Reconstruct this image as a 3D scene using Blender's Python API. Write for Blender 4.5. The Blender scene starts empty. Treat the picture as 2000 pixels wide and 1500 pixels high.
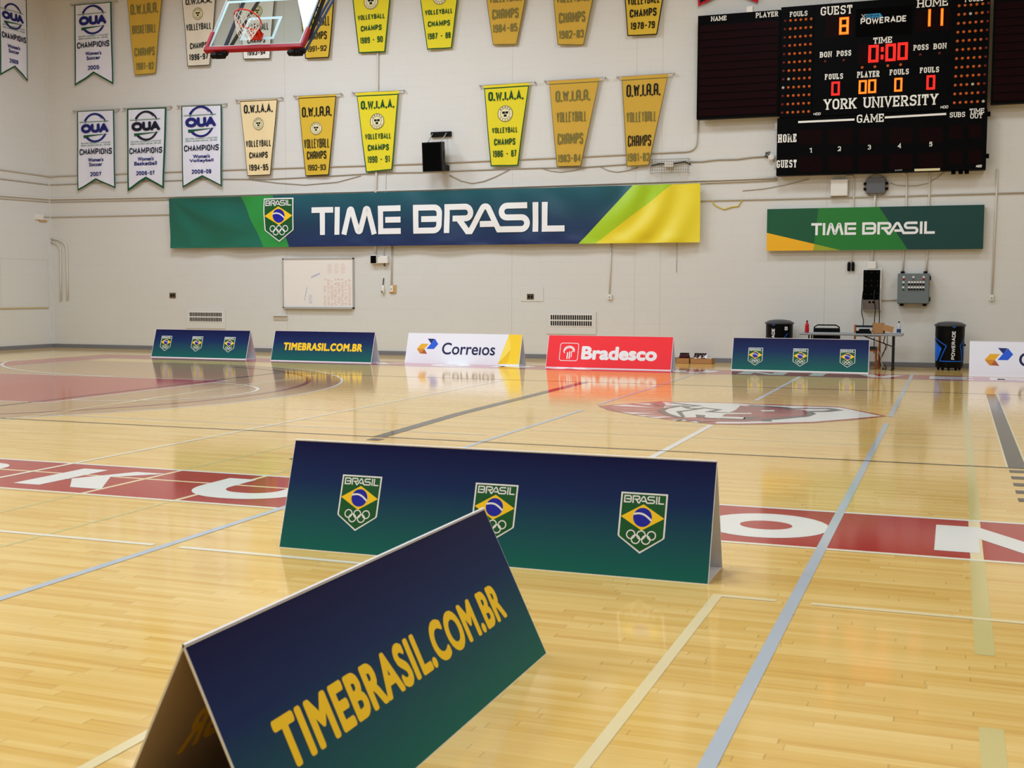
import bpy, bmesh, math, random
from mathutils import Vector, Matrix
from mathutils.geometry import tessellate_polygon
random.seed(7)
SC = bpy.context.scene
COL = SC.collection

# ---------------------------------------------------------------- camera
FPX, PITCH, ROLL, YAW = 2348.58, 0.0767616, 0.0029362, 0.3519266
CAM_H = 1.68
WALL_Y = 28.588          # back wall
LEFT_X = -24.9           # left wall
CEIL_Z = 10.6
_cy, _sy = math.cos(YAW), math.sin(YAW)
FW = Vector((-_sy*math.cos(PITCH), _cy*math.cos(PITCH), -math.sin(PITCH)))
RT = Vector((_cy, _sy, 0)); UP = RT.cross(FW)
_c, _s = math.cos(ROLL), math.sin(ROLL)
RT, UP = _c*RT + _s*UP, -_s*RT + _c*UP
EYE = Vector((0, 0, CAM_H))
camd = bpy.data.cameras.new('camera'); camd.sensor_width = 36; camd.lens = FPX/2000*36
camd.clip_end = 200
cam = bpy.data.objects.new('camera', camd); COL.objects.link(cam)
m = Matrix((RT, UP, -FW)).transposed().to_4x4(); m.translation = EYE
cam.matrix_world = m
SC.camera = cam
camd.dof.use_dof = True; camd.dof.focus_distance = 20; camd.dof.aperture_fstop = 6.5

# ---------------------------------------------------------------- exposure, world, lights
SC.view_settings.view_transform = 'Standard'
SC.view_settings.look = 'None'
SC.view_settings.gamma = 1
SC.view_settings.use_curve_mapping = False
SC.view_settings.exposure = -0.05
SC.cycles.max_bounces = 8
SC.cycles.diffuse_bounces = 5
world = bpy.data.worlds.new('hall_ambient'); SC.world = world; world.use_nodes = True
world.node_tree.nodes['Background'].inputs[0].default_value = (1, .96, .9, 1)
world.node_tree.nodes['Background'].inputs[1].default_value = 0.1

def area_light(x, y, power, sx=1.6, sy=1.6, col=(.76, .886, 1.03)):
    l = bpy.data.lights.new('ceiling_lamp', 'AREA'); l.shape = 'RECTANGLE'; l.size = sx; l.size_y = sy
    l.energy = power; l.color = col
    o = bpy.data.objects.new('ceiling_lamp', l); COL.objects.link(o); o.location = (x, y, CEIL_Z-.25)
for gx, gk, gn in ((-17.0, 1.3, .62), (-11.78, 1.0, .86), (-4, .8, 1.3), (4, .55, .4), (12, .2, 3.0)):
    for gy, rk in ((3, 1.25*gn), (9, .9*gn), (17.5, .76), (23, .98)):
        area_light(gx, gy, 324*gk*rk)

# ---------------------------------------------------------------- photo-frame helpers (pixel of the 2000x1500 photo -> point on a plane)
def ray(px, py): return FW + RT*((px-1000)/FPX) - UP*((py-750)/FPX)
def F(px, py, z=0.0):
    d = ray(px, py); return EYE + d*((z-CAM_H)/d.z)
def W(px, py, Y=WALL_Y):
    d = ray(px, py); return EYE + d*(Y/d.y)
def LWALL(px, py, X=LEFT_X):
    d = ray(px, py); return EYE + d*(X/d.x)

# ---------------------------------------------------------------- materials
def lin(c):
    out = []
    for v in c:
        v = v/255.0
        out.append(v/12.92 if v <= .04045 else ((v+.055)/1.055)**2.4)
    return (out[0], out[1], out[2], 1)
MATS = {}
def pm(name, rgb, rough=.6, spec=.3, metal=0.0, coat=0.0, emit=None, estr=0.0, alpha=1.0, trans=0.0):
    if name in MATS: return MATS[name]
    mt = bpy.data.materials.new(name); mt.use_nodes = True
    b = mt.node_tree.nodes['Principled BSDF']
    b.inputs['Base Color'].default_value = lin(rgb)
    b.inputs['Roughness'].default_value = rough
    b.inputs['Specular IOR Level'].default_value = spec
    b.inputs['Metallic'].default_value = metal
    b.inputs['Coat Weight'].default_value = coat
    b.inputs['Coat Roughness'].default_value = .08
    b.inputs['Transmission Weight'].default_value = trans
    b.inputs['Alpha'].default_value = alpha
    if emit:
        b.inputs['Emission Color'].default_value = lin(emit); b.inputs['Emission Strength'].default_value = estr
    MATS[name] = mt
    return mt
class NG:
    """tiny node-graph helper"""
    def __init__(s, mt): s.nt = mt.node_tree; s.N = s.nt.nodes; s.L = s.nt.links
    def n(s, t, **kw):
        nd = s.N.new(t)
        for k, v in kw.items(): setattr(nd, k, v)
        return nd
    def put(s, sock, v):
        if isinstance(v, bpy.types.NodeSocket): s.L.new(v, sock)
        else: sock.default_value = v
    def math(s, op, a, b=0.0, c=None):
        nd = s.n('ShaderNodeMath', operation=op); s.put(nd.inputs[0], a); s.put(nd.inputs[1], b)
        if c is not None: s.put(nd.inputs[2], c)
        return nd.outputs[0]
    def mix(s, f, a, b, mode='MIX'):
        nd = s.n('ShaderNodeMix', data_type='RGBA', blend_type=mode)
        s.put(nd.inputs[0], f); s.put(nd.inputs[6], a); s.put(nd.inputs[7], b); return nd.outputs[2]
    def xyz(s, kind='Object'):
        tc = s.n('ShaderNodeTexCoord'); sp = s.n('ShaderNodeSeparateXYZ'); s.L.new(tc.outputs[kind], sp.inputs[0])
        return tc.outputs[kind], sp.outputs[0], sp.outputs[1], sp.outputs[2]
    def comb(s, x, y, z):
        nd = s.n('ShaderNodeCombineXYZ'); s.put(nd.inputs[0], x); s.put(nd.inputs[1], y); s.put(nd.inputs[2], z); return nd.outputs[0]
    def white(s, v):
        nd = s.n('ShaderNodeTexWhiteNoise', noise_dimensions='2D'); s.L.new(v, nd.inputs[0]); return nd.outputs[0]
    def noise(s, v, sc, det=2.0):
        nd = s.n('ShaderNodeTexNoise'); s.L.new(v, nd.inputs[0]); nd.inputs['Scale'].default_value = sc; nd.inputs['Detail'].default_value = det
        return nd.outputs[0]
    def ramp(s, f, stops):
        nd = s.n('ShaderNodeValToRGB'); s.put(nd.inputs[0], f); e = nd.color_ramp.elements
        while len(e) < len(stops): e.new(.5)
        for el, (p, c) in zip(e, stops): el.position = p; el.color = c
        return nd.outputs[0]
    def bsdf(s): return s.N['Principled BSDF']

COAT_R = .092
def floor_coat(b):
    b.inputs['Specular IOR Level'].default_value = 0.0
    b.inputs['Roughness'].default_value = .6
    b.inputs['Coat Weight'].default_value = 1.0
    b.inputs['Coat Roughness'].default_value = COAT_R
    b.inputs['Coat IOR'].default_value = 1.48
def wood_mat(name, light, mid, dark):
    mt = bpy.data.materials.new(name); mt.use_nodes = True; g = NG(mt)
    vec, x, y, z = g.xyz('Object')
    row = g.math('FLOOR', g.math('DIVIDE', y, .057))
    off = g.white(g.comb(row, 3.7, 0))
    xs = g.math('ADD', g.math('DIVIDE', x, .95), g.math('MULTIPLY', off, 17.0))
    pl = g.math('FLOOR', xs)
    rnd = g.white(g.comb(row, pl, 0))
    grain = g.noise(g.comb(g.math('MULTIPLY', x, .35), g.math('MULTIPLY', y, 9.0), rnd), 3.0, 5.0)
    fine = g.noise(g.comb(g.math('MULTIPLY', x, 1.2), g.math('MULTIPLY', y, 60.0), rnd), 2.0, 3.0)
    broad = g.noise(vec, .22, 2.0)
    t = g.math('ADD', g.math('MULTIPLY', rnd, .3), g.math('MULTIPLY', grain, .46))
    t = g.math('ADD', t, g.math('MULTIPLY', fine, .26))
    t = g.math('ADD', t, g.math('MULTIPLY', g.math('SUBTRACT', broad, .5), .3))
    col = g.ramp(t, [(.3, light), (.62, mid), (1.0, dark)])
    fx = g.math('FRACT', xs); fy = g.math('FRACT', g.math('DIVIDE', y, .057))
    jx = g.math('LESS_THAN', fx, .006); jy = g.math('LESS_THAN', fy, .03)
    col = g.mix(g.math('MULTIPLY', jx, .32), col, (.22, .12, .05, 1))
    col = g.mix(g.math('MULTIPLY', jy, .18), col, (.25, .14, .06, 1))
    b = g.bsdf(); g.L.new(col, b.inputs['Base Color']); floor_coat(b)
    bp = g.n('ShaderNodeBump'); bp.inputs['Strength'].default_value = .006; bp.inputs['Distance'].default_value = .01
    g.L.new(g.noise(g.comb(g.math('MULTIPLY', x, .6), g.math('MULTIPLY', y, 3.0), 0.0), 2.5, 2.0), bp.inputs['Height'])
    g.L.new(bp.outputs[0], b.inputs['Coat Normal'])
    MATS[name] = mt; return mt
def fpaint(name, rgb):
    mt = pm(name, rgb); floor_coat(mt.node_tree.nodes['Principled BSDF']); return mt
wood_mat('maple_floor', lin((242, 207, 130)), lin((230, 187, 102)), lin((196, 130, 58)))
wood_mat('stained_maple', lin((190, 150, 100)), lin((178, 136, 86)), lin((158, 116, 68)))
for n_, c_ in dict(floor_red=(176, 40, 36), floor_white=(238, 236, 228), floor_cream=(240, 222, 172), floor_blue=(190, 198, 204),
                   floor_black=(20, 18, 20), floor_key=(172, 52, 44), floor_faint=(222, 206, 156), floor_sage=(216, 200, 132), floor_ivory=(242, 234, 208),
                   floor_dkred=(120, 22, 30), lion_red=(172, 44, 40), lion_pink=(190, 110, 98), lion_dark=(34, 27, 27),
                   lion_maroon=(142, 28, 28)).items(): fpaint(n_, c_)

def wall_mat(name, rgb):
    mt = bpy.data.materials.new(name); mt.use_nodes = True; g = NG(mt)
    vec, x, y, z = g.xyz('Object')
    u = g.math('ADD', x, y)
    br = g.n('ShaderNodeTexBrick'); g.L.new(g.comb(u, z, 0.0), br.inputs['Vector'])
    br.inputs['Scale'].default_value = 1.0; br.inputs['Brick Width'].default_value = .8; br.inputs['Row Height'].default_value = .3
    br.inputs['Mortar Size'].default_value = .008; br.inputs['Mortar Smooth'].default_value = .5
    base = lin(rgb)
    dk = tuple(v*.965 for v in base[:3])+(1,)
    lt = tuple(min(1, v*1.008) for v in base[:3])+(1,)
    br.inputs['Color1'].default_value = base; br.inputs['Color2'].default_value = lt; br.inputs['Mortar'].default_value = dk
    nz = g.noise(vec, .5, 4.0)
    col = g.mix(g.math('MULTIPLY', nz, .16), br.outputs['Color'], tuple(v*.8 for v in base[:3])+(1,))
    b = g.bsdf(); g.L.new(col, b.inputs['Base Color']); b.inputs['Roughness'].default_value = .55; b.inputs['Specular IOR Level'].default_value = .25
    bp = g.n('ShaderNodeBump'); bp.inputs['Strength'].default_value = .14; bp.inputs['Distance'].default_value = .006
    inv = g.math('SUBTRACT', 1.0, br.outputs['Fac'])
    hn = g.math('ADD', inv, g.math('MULTIPLY', g.noise(vec, 14.0, 3.0), .25))
    g.L.new(hn, bp.inputs['Height']); g.L.new(bp.outputs[0], b.inputs['Normal'])
    MATS[name] = mt; return mt
wall_mat('cream_block_wall', (216, 214, 208))
pm('wall_joint', (200, 191, 178)); pm('ceiling_paint', (215, 212, 205)); pm('baseboard_grey', (120, 120, 124), .5)
pm('tan_rail', (196, 178, 132), .5)

def board_grad():
    mt = bpy.data.materials.new('navy_green_print'); mt.use_nodes = True; g = NG(mt)
    at = g.n('ShaderNodeAttribute', attribute_name='panel_v')
    col = g.ramp(at.outputs['Fac'], [(0.0, lin((26, 104, 92))), (.3, lin((30, 82, 92))), (.62, lin((26, 46, 92))), (1.0, lin((20, 20, 68)))])
    b = g.bsdf(); g.L.new(col, b.inputs['Base Color']); b.inputs['Roughness'].default_value = .42; b.inputs['Specular IOR Level'].default_value = .12
    MATS['navy_green_print'] = mt
board_grad()
def fabric_banner_mat(bx, bz, bh):
    """teal to navy gradient with diagonal green, lime and yellow fields: the printed design of the long banner (object coords, metres)"""
    mt = bpy.data.materials.new('long_banner_print'); mt.use_nodes = True; g = NG(mt)
    vec, x, y, z = g.xyz('Object')
    t = g.math('DIVIDE', z, bh)
    tealnavy = g.ramp(t, [(0.0, lin((18, 40, 92))), (.45, lin((12, 56, 86))), (1.0, lin((12, 86, 98)))])
    green1 = g.ramp(t, [(0.0, lin((14, 106, 84))), (1.0, lin((10, 92, 78)))])
    def left_of(pb, ptp):   # straight boundary through two points of the print
        q0 = W(*pb, WALL_Y-.08); q1 = W(*ptp, WALL_Y-.08)
        k = (q1.x-q0.x)/(q1.z-q0.z); x0 = q0.x-bx-(q0.z-bz)*k
        return g.math('LESS_THAN', x, g.math('ADD', x0, g.math('MULTIPLY', z, k)))
    c = g.mix(left_of((568, 483), (538, 385)), tealnavy, lin((38, 146, 62)))
    c = g.mix(left_of((519, 483), (474, 386)), c, green1)
    c = g.mix(left_of((1131, 478), (1237, 364)), lin((170, 208, 36)), c)
    c = g.mix(left_of((1163.5, 477), (1316, 360)), lin((236, 216, 44)), c)
    b = g.bsdf(); g.L.new(c, b.inputs['Base Color']); b.inputs['Roughness'].default_value = .38; b.inputs['Specular IOR Level'].default_value = .45
    MATS['long_banner_print'] = mt

# prints and plain materials
for n_, c_, r_ in [
    ('print_white', (240, 240, 240), .5), ('print_yellow', (255, 208, 34), .5), ('shield_green', (18, 88, 40), .5), ('print_blue', (28, 34, 168), .5),
    ('board_white', (236, 236, 242), .45), ('board_edge', (246, 246, 250), .6), ('board_red', (246, 40, 50), .45), ('text_navy', (22, 24, 74), .5),
    ('logo_gold', (236, 176, 40), .5), ('logo_amber', (216, 140, 36), .5), ('logo_brown', (176, 92, 48), .5), ('logo_blue', (34, 92, 216), .5), ('logo_blue_dark', (24, 44, 110), .5),
    ('band_yellow', (250, 208, 36), .5), ('band_yellow_light', (252, 222, 90), .5), ('band_yellow_deep', (240, 192, 20), .5),
    ('cloth_white', (226, 226, 238), .8), ('cloth_cream', (236, 213, 164), .8), ('cloth_beige', (226, 216, 196), .8), ('cloth_ivory', (240, 236, 228), .8),
    ('cloth_mustard', (204, 164, 62), .8), ('cloth_gold', (214, 178, 54), .8), ('cloth_yellow', (226, 210, 42), .8), ('cloth_red', (190, 24, 44), .8),
    ('felt_black', (18, 22, 22), .9), ('felt_green', (10, 74, 40), .9), ('felt_olive', (118, 112, 62), .9), ('felt_navy', (24, 26, 72), .9), ('felt_sage', (120, 150, 130), .9),
    ('border_green', (20, 84, 50), .9), ('seal_ivory', (232, 222, 178), .8), ('oua_blue', (28, 34, 110), .8), ('oua_dark', (26, 26, 44), .8),
    ('conduit_paint', (214, 206, 194), .5), ('conduit_shade', (190, 180, 164), .5), ('cable_grey', (168, 160, 147), .6), ('cable_black', (20, 20, 22), .5),
    ('black_plastic', (7, 7, 8), .45), ('black_matte', (4, 4, 4), .8), ('grey_metal', (108, 116, 116), .45), ('grey_box', (96, 98, 102), .5), ('white_plastic', (228, 224, 216), .5),
    ('bronze', (92, 76, 56), .5), ('tan_plate', (200, 160, 96), .6), ('vent_dark', (30, 26, 22), .8), ('whiteboard', (236, 230, 222), .3), ('alu', (176, 172, 166), .4),
    ('marker_red', (226, 170, 160), .7), ('marker_blue', (150, 160, 200), .7), ('sb_black', (5, 5, 6), .5), ('sb_maroon', (20, 4, 5), .5), ('sb_louver', (26, 5, 7), .5),
    ('lamp_off_amber', (196, 92, 30), .3), ('lamp_off_red', (96, 20, 24), .3), ('lamp_burnt', (190, 186, 170), .3), ('sb_text', (238, 236, 228), .5), ('tag_blue', (40, 140, 190), .5),
    ('beige_strip', (216, 208, 160), .5), ('sign_green_dark', (24, 88, 58), .4), ('sign_green_mid', (38, 122, 52), .4), ('sign_teal', (20, 66, 62), .4), ('sign_yellow', (242, 180, 34), .4), ('sign_olive', (156, 166, 44), .4),
    ('sign_side', (190, 186, 176), .5), ('table_grey', (150, 152, 154), .5), ('chair_wood', (170, 92, 36), .5), ('chair_pad', (40, 52, 64), .7), ('cardboard', (176, 128, 80), .8), ('cardboard_dark', (140, 98, 60), .8),
    ('drink_red', (190, 20, 30), .25), ('drink_dark', (66, 14, 18), .25), ('bottle_label', (30, 60, 120), .4), ('bottle_clear', (190, 198, 206), .2), ('cooler_blue', (20, 104, 224), .35), ('cooler_black', (6, 6, 7), .35), ('cooler_lid', (66, 66, 70), .35),
    ('hoop_red', (156, 18, 32), .4), ('rim_orange', (214, 52, 26), .4), ('net_white', (232, 230, 226), .8), ('pole_blue', (60, 86, 132), .35), ('pole_black', (34, 36, 42), .35), ('pad_black', (22, 22, 24), .7), ('glass_edge', (176, 204, 208), .3),
    ('cord_yellow', (214, 186, 60), .6), ('wire_steel', (120, 114, 98), .4), ('panel_brown', (110, 96, 86), .6), ('button_red', (170, 20, 24), .4), ('wrap_clear', (205, 200, 196), .2), ('shine_through_paint', (244, 196, 60), .6)]:
    pm(n_, c_, r_, spec=.04 if n_ in ('sb_black', 'sb_maroon', 'sb_louver', 'black_matte') else .12 if n_ in ('black_plastic', 'cooler_black', 'pad_black') else .3)
pm('led_amber', (255, 110, 10), emit=(255, 96, 8), estr=1.15); pm('led_red', (255, 30, 20), emit=(255, 26, 20), estr=1.2); pm('led_core', (255, 200, 60), emit=(255, 196, 70), estr=1.1)
pm('steel_rod', (190, 186, 178), .35, .5, .6)
gl = pm('backboard_glass', (214, 232, 232), .03, .5)
gg = NG(gl)
tr = gg.n('ShaderNodeBsdfTransparent'); tr.inputs[0].default_value = (.86, .92, .92, 1)
gy = gg.n('ShaderNodeBsdfGlossy'); gy.inputs['Roughness'].default_value = .02
lw_ = gg.n('ShaderNodeLayerWeight'); lw_.inputs[0].default_value = .5
fr_ = gg.math('MULTIPLY_ADD', gg.math('POWER', lw_.outputs['Facing'], 4.0), .7, .04)
ms = gg.n('ShaderNodeMixShader'); gg.L.new(fr_, ms.inputs[0]); gg.L.new(tr.outputs[0], ms.inputs[1]); gg.L.new(gy.outputs[0], ms.inputs[2])
gg.L.new(ms.outputs[0], gg.N['Material Output'].inputs[0])
# coroplast of the boards: opaque, inner colour lightened in place of light shining through
cp = pm('coroplast_inner', (178, 156, 132), .5, .3)
pm('coroplast_white', (226, 226, 232), .5, .3)

# ---------------------------------------------------------------- mesh collector
class MB:
    def __init__(s): s.v = []; s.f = []; s.m = []; s.names = []; s.ns = None
    def mi(s, mat):
        if mat not in s.names: s.names.append(mat)
        return s.names.index(mat)
    def add(s, vs, fs, mat):
        b = len(s.v); s.v += [tuple(v) for v in vs]; i = s.mi(mat)
        for f in fs: s.f.append([b+k for k in f]); s.m.append(i)
    def box(s, x0, x1, y0, y1, z0, z1, mat, M=None):
        vs = [(x, y, z) for z in (z0, z1) for y in (y0, y1) for x in (x0, x1)]
        if M is not None: vs = [M @ Vector(v) for v in vs]
        s.add(vs, [(0, 2, 3, 1), (4, 5, 7, 6), (0, 1, 5, 4), (2, 6, 7, 3), (0, 4, 6, 2), (1, 3, 7, 5)], mat)
    def tube(s, pts, r, mat, n=8, closed=False, r2=None):
        pts = [Vector(p) for p in pts]; N = len(pts); rings = []
        prev = None
        for i, p in enumerate(pts):
            a = pts[(i-1) % N] if (closed or i) else p; b = pts[(i+1) % N] if (closed or i < N-1) else p
            t = (b-a).normalized()
            if prev is None:
                u = t.orthogonal().normalized()
            else:
                u = prev - t*prev.dot(t); u = u.normalized() if u.length > 1e-6 else t.orthogonal().normalized()
            prev = u; w = t.cross(u)
            rr = r if r2 is None else r+(r2-r)*i/max(1, N-1)
            rings.append([p + (u*math.cos(2*math.pi*k/n)+w*math.sin(2*math.pi*k/n))*rr for k in range(n)])
        vs = [q for rg in rings for q in rg]; fs = []
        for i in range(N if closed else N-1):
            j = (i+1) % N
            for k in range(n): fs.append((i*n+k, i*n+(k+1) % n, j*n+(k+1) % n, j*n+k))
        if not closed:
            fs.append(tuple(range(n))[::-1]); fs.append(tuple(range((N-1)*n, N*n)))
        s.add(vs, fs, mat)
    def lathe(s, prof, mat, c=(0, 0, 0), n=20, M=None):
        vs = []; fs = []
        for r, z in prof:
            for k in range(n):
                a = 2*math.pi*k/n; vs.append(Vector((r*math.cos(a), r*math.sin(a), z)))
        P = len(prof)
        for i in range(P-1):
            for k in range(n): fs.append((i*n+k, i*n+(k+1) % n, (i+1)*n+(k+1) % n, (i+1)*n+k))
        fs.append(tuple(range(n))[::-1]); fs.append(tuple(range((P-1)*n, P*n)))
        vs = [(M @ v if M is not None else v)+Vector(c) for v in vs]
        s.add(vs, fs, mat)
    def put_print(s, P, fn):
        """P: Print2D; fn(u,v,layer)->3D"""
        for vs, fs, mat, layer in P.items:
            s.add([fn(u, v, layer) for u, v in vs], fs, mat)
    def build(s, name, parent=None, loc=None, bevel=0, smooth=False, pv=None, rel=False):
        if rel:      # world coordinates given: make them local to the parent (or to loc)
            o_ = Vector(parent.location if parent is not None else loc)
            if parent is not None and parent.parent is not None: o_ = Vector(parent.parent.location)
            s.v = [(v[0]-o_.x, v[1]-o_.y, v[2]-o_.z) for v in s.v]
        me = bpy.data.meshes.new(name); me.from_pydata(s.v, [], s.f)
        for n in s.names: me.materials.append(MATS[n])
        me.polygons.foreach_set('material_index', s.m)
        if smooth: me.polygons.foreach_set('use_smooth', [s.ns is None or i < s.ns for i in range(len(s.f))])
        if pv is not None:
            at = me.attributes.new('panel_v', 'FLOAT', 'POINT'); at.data.foreach_set('value', [pv(v) for v in s.v])
        me.update()
        o = bpy.data.objects.new(name, me); COL.objects.link(o)
        if parent is not None: o.parent = parent
        if loc is not None: o.location = loc
        if bevel:
            md = o.modifiers.new('edges', 'BEVEL'); md.width = bevel; md.segments = 2; md.limit_method = 'ANGLE'
        return o
def tag(o, label=None, cat=None, group=None, kind=None):
    if label: o['label'] = label
    if cat: o['category'] = cat
    if group: o['group'] = group
    if kind: o['kind'] = kind
    return o
def thing(name, label, cat, loc=(0, 0, 0), rz=0.0, group=None):
    o = bpy.data.objects.new(name, None); COL.objects.link(o); o.location = loc; o.rotation_euler = (0, 0, rz)
    o.empty_display_size = .1
    return tag(o, label, cat, group)
def copy_thing(root, loc, label, group=None):
    r = root.copy(); COL.objects.link(r); r.location = loc; r['label'] = label
    if group: r['group'] = group
    for ch in list(root.children):
        c = ch.copy(); COL.objects.link(c); c.parent = r
        for g2 in list(ch.children):
            d = g2.copy(); COL.objects.link(d); d.parent = c
    return r

# ---------------------------------------------------------------- flat print builder
def fillet(pts, closed=False, seg=6):
    out = []; N = len(pts)
    for i, p in enumerate(pts):
        r = p[2] if len(p) > 2 else 0
        if r <= 0 or (not closed and i in (0, N-1)): out.append((p[0], p[1])); continue
        P = Vector(p[:2]); A = Vector(pts[(i-1) % N][:2]); B = Vector(pts[(i+1) % N][:2])
        da, db = A-P, B-P; la, lb = da.length, db.length
        if la < 1e-9 or lb < 1e-9: out.append((P.x, P.y)); continue
        da /= la; db /= lb; ang = math.acos(max(-1, min(1, da.dot(db))))
        if ang > 3.1: out.append((P.x, P.y)); continue
        t = min(r/math.tan(ang/2), la*.5, lb*.5); rr = t*math.tan(ang/2)
        bis = (da+db).normalized(); C = P + bis*(rr/math.sin(ang/2))
        s0 = P+da*t-C; s1 = P+db*t-C
        a0 = math.atan2(s0.y, s0.x); a1 = math.atan2(s1.y, s1.x); d = a1-a0
        while d > math.pi: d -= 2*math.pi
        while d < -math.pi: d += 2*math.pi
        for k in range(seg+1):
            a = a0+d*k/seg; out.append((C.x+rr*math.cos(a), C.y+rr*math.sin(a)))
    return out
class Print2D:
    def __init__(s): s.items = []; s.k = 0
    def poly(s, pts, mat, layer=1):
        pts = [(p[0], p[1]) for p in pts]
        tris = tessellate_polygon([[Vector((x, y, 0)) for x, y in pts]])
        s.items.append((pts, [tuple(t) for t in tris], mat, layer))
    def rect(s, x0, y0, x1, y1, mat, layer=1): s.items.append(([(x0, y0), (x1, y0), (x1, y1), (x0, y1)], [(0, 1, 2, 3)], mat, layer))
    def disc(s, cx, cy, rx, mat, layer=1, ry=None, n=28):
        ry = ry or rx
        s.items.append(([(cx+rx*math.cos(2*math.pi*k/n), cy+ry*math.sin(2*math.pi*k/n)) for k in range(n)], [tuple(range(n))], mat, layer))
    def ring(s, cx, cy, r, w, mat, layer=1, n=28, a0=0.0, a1=360.0, ry=None):
        full = abs(a1-a0) >= 360; ry = ry or r
        pts = [(cx+r*math.cos(math.radians(a0+(a1-a0)*k/n)), cy+ry*math.sin(math.radians(a0+(a1-a0)*k/n))) for k in range(n if full else n+1)]
        s.stroke(pts, w, mat, layer, closed=full)
    def stroke(s, pts, w, mat, layer=1, closed=False, maxseg=0):
        P = [Vector(p[:2]) for p in pts]
        Q = [P[0]]
        for p in P[1:]:
            if (p-Q[-1]).length > 1e-7: Q.append(p)
        if closed and (Q[0]-Q[-1]).length < 1e-7: Q.pop()
        if maxseg:
            R_ = []
            L_ = Q+[Q[0]] if closed else Q
            for a, b in zip(L_, L_[1:]):
                k = max(1, int((b-a).length/maxseg))
                R_ += [a+(b-a)*(i/k) for i in range(k)]
            if not closed: R_.append(Q[-1])
            Q = R_
        N = len(Q)
        if N < 2: return
        vs = []
        for i in range(N):
            a = Q[i]-Q[i-1] if (i or closed) else Q[1]-Q[0]
            b = Q[(i+1) % N]-Q[i] if (i < N-1 or closed) else a
            a = a.normalized(); b = b.normalized()
            na = Vector((-a.y, a.x)); nb = Vector((-b.y, b.x)); mt = na+nb
            if mt.length < .35: mt = na
            mt = mt.normalized(); k = 1/max(.45, mt.dot(na))
            d = mt*(w/2*k); vs += [tuple(Q[i]+d), tuple(Q[i]-d)]
        fs = []
        for i in range(N if closed else N-1):
            j = (i+1) % N; fs.append((2*i+1, 2*j+1, 2*j, 2*i))
        s.k += 1; s.items.append((vs, fs, mat, layer+.06*(s.k % 8)))
    def text(s, body, x0, y0, x1, y1, mat, layer=1, bold=0.0, slant=0.0, spacing=1.0):
        vs, fs, bb = font_mesh(body, spacing)
        k = bold
        sx = (x1-x0-2*k)/(bb[2]-bb[0]); sy = (y1-y0-2*k)/(bb[3]-bb[1])
        base = [(x0+k+(vx-bb[0])*sx, y0+k+(vy-bb[1])*sy) for vx, vy in vs]
        if slant: base = [(x+(y-y0)*slant, y) for x, y in base]
        offs = [(0, 0)]
        if k: offs += [(k*math.cos(2*math.pi*i/10), k*math.sin(2*math.pi*i/10)) for i in range(10)]
        for j, (dx, dy) in enumerate(offs):
            s.items.append(([(x+dx, y+dy) for x, y in base], fs, mat, layer+j*.03))
    def sfont(s, body, x0, y0, x1, y1, mat, layer=1, th=.14, slant=0.0, serif=False, gap=.2, alt=False, maxseg=0):
        """stroke lettering filling the box; th is relative to the height"""
        H = y1-y0; t = th*H
        seq = []
        for ch in body:
            if ch == ' ': seq.append(None); continue
            seq.append(GL.get(ch.lower() if (alt and ch == 'A') else ch) or GL.get(ch.upper()))
        S = sum(.3 if g is None else g[0] for g in seq); n = len(seq)
        gf = 1.9 if serif else 1.55
        DOT = GL['.']
        gaps = [t_*1.0 for t_ in [(1.35 if (a is DOT or b is DOT) else gf) for a, b in zip(seq, seq[1:])]]
        for _ in range(14):
            k = (x1-x0-t-sum(gaps)*t)/max(S, 1e-6)
            if n == 1 or k*.52 >= 1.6*t: break
            t *= .93
        k = max(k, .01); Hh = H-t
        xs = []; x = 0.0
        for i, g in enumerate(seq):
            gp = gaps[i]*t if i < n-1 else 0
            if g is None: x += .3*k+gp; continue
            if g is DOT: s.rect(x0+x, y0, x0+x+t, y0+t*1.1, mat, layer+.2)
            else: xs.append((x, g))
            x += g[0]*k+gp
        for gx, g in xs:
            for ln in g[1]:
                closed = ln[0] == 'c'; pts = ln[1:] if closed else ln
                Pp = []
                for p in pts:
                    X = x0+t/2+gx+p[0]*k; Y = y0+t/2+p[1]*Hh
                    if slant: X += (Y-y0)*slant
                    Pp.append((X, Y, (p[2] if len(p) > 2 else 0)*min(Hh, k)))
                s.stroke(fillet(Pp, closed, 4), t, mat, layer, closed, maxseg)
                if serif:
                    sw = .36*k if k < H*2 else .36*H
                    sw = max(min(sw, t*3.2), t*1.7)
                    NP = len(Pp)
                    for i, p in enumerate(pts):
                        if len(p) > 2: continue
                        if p[1] not in (0, 1): continue
                        endp = (not closed) and i in (0, NP-1)
                        X, Y = Pp[i][0], Pp[i][1]
                        dirx = 1
                        if endp:
                            q = pts[1] if i == 0 else pts[NP-2]
                            if abs(q[1]-p[1]) < 1e-6:   # horizontal arm: drop a tick
                                sg = -1 if p[1] == 1 else 1
                                s.rect(X-t*.5, Y-t*.5, X+t*.35, Y+sg*H*.26, mat, layer+.1) if sg > 0 else s.rect(X-t*.5, Y-H*.26, X+t*.35, Y+t*.5, mat, layer+.1)
                                continue
                        elif p[0] != 0: continue
                        hh = t*.6
                        yb = Y-t/2 if p[1] == 0 else Y+t/2-hh
                        s.rect(X-sw/2, yb, X+sw/2, yb+hh, mat, layer+.1)
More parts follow.
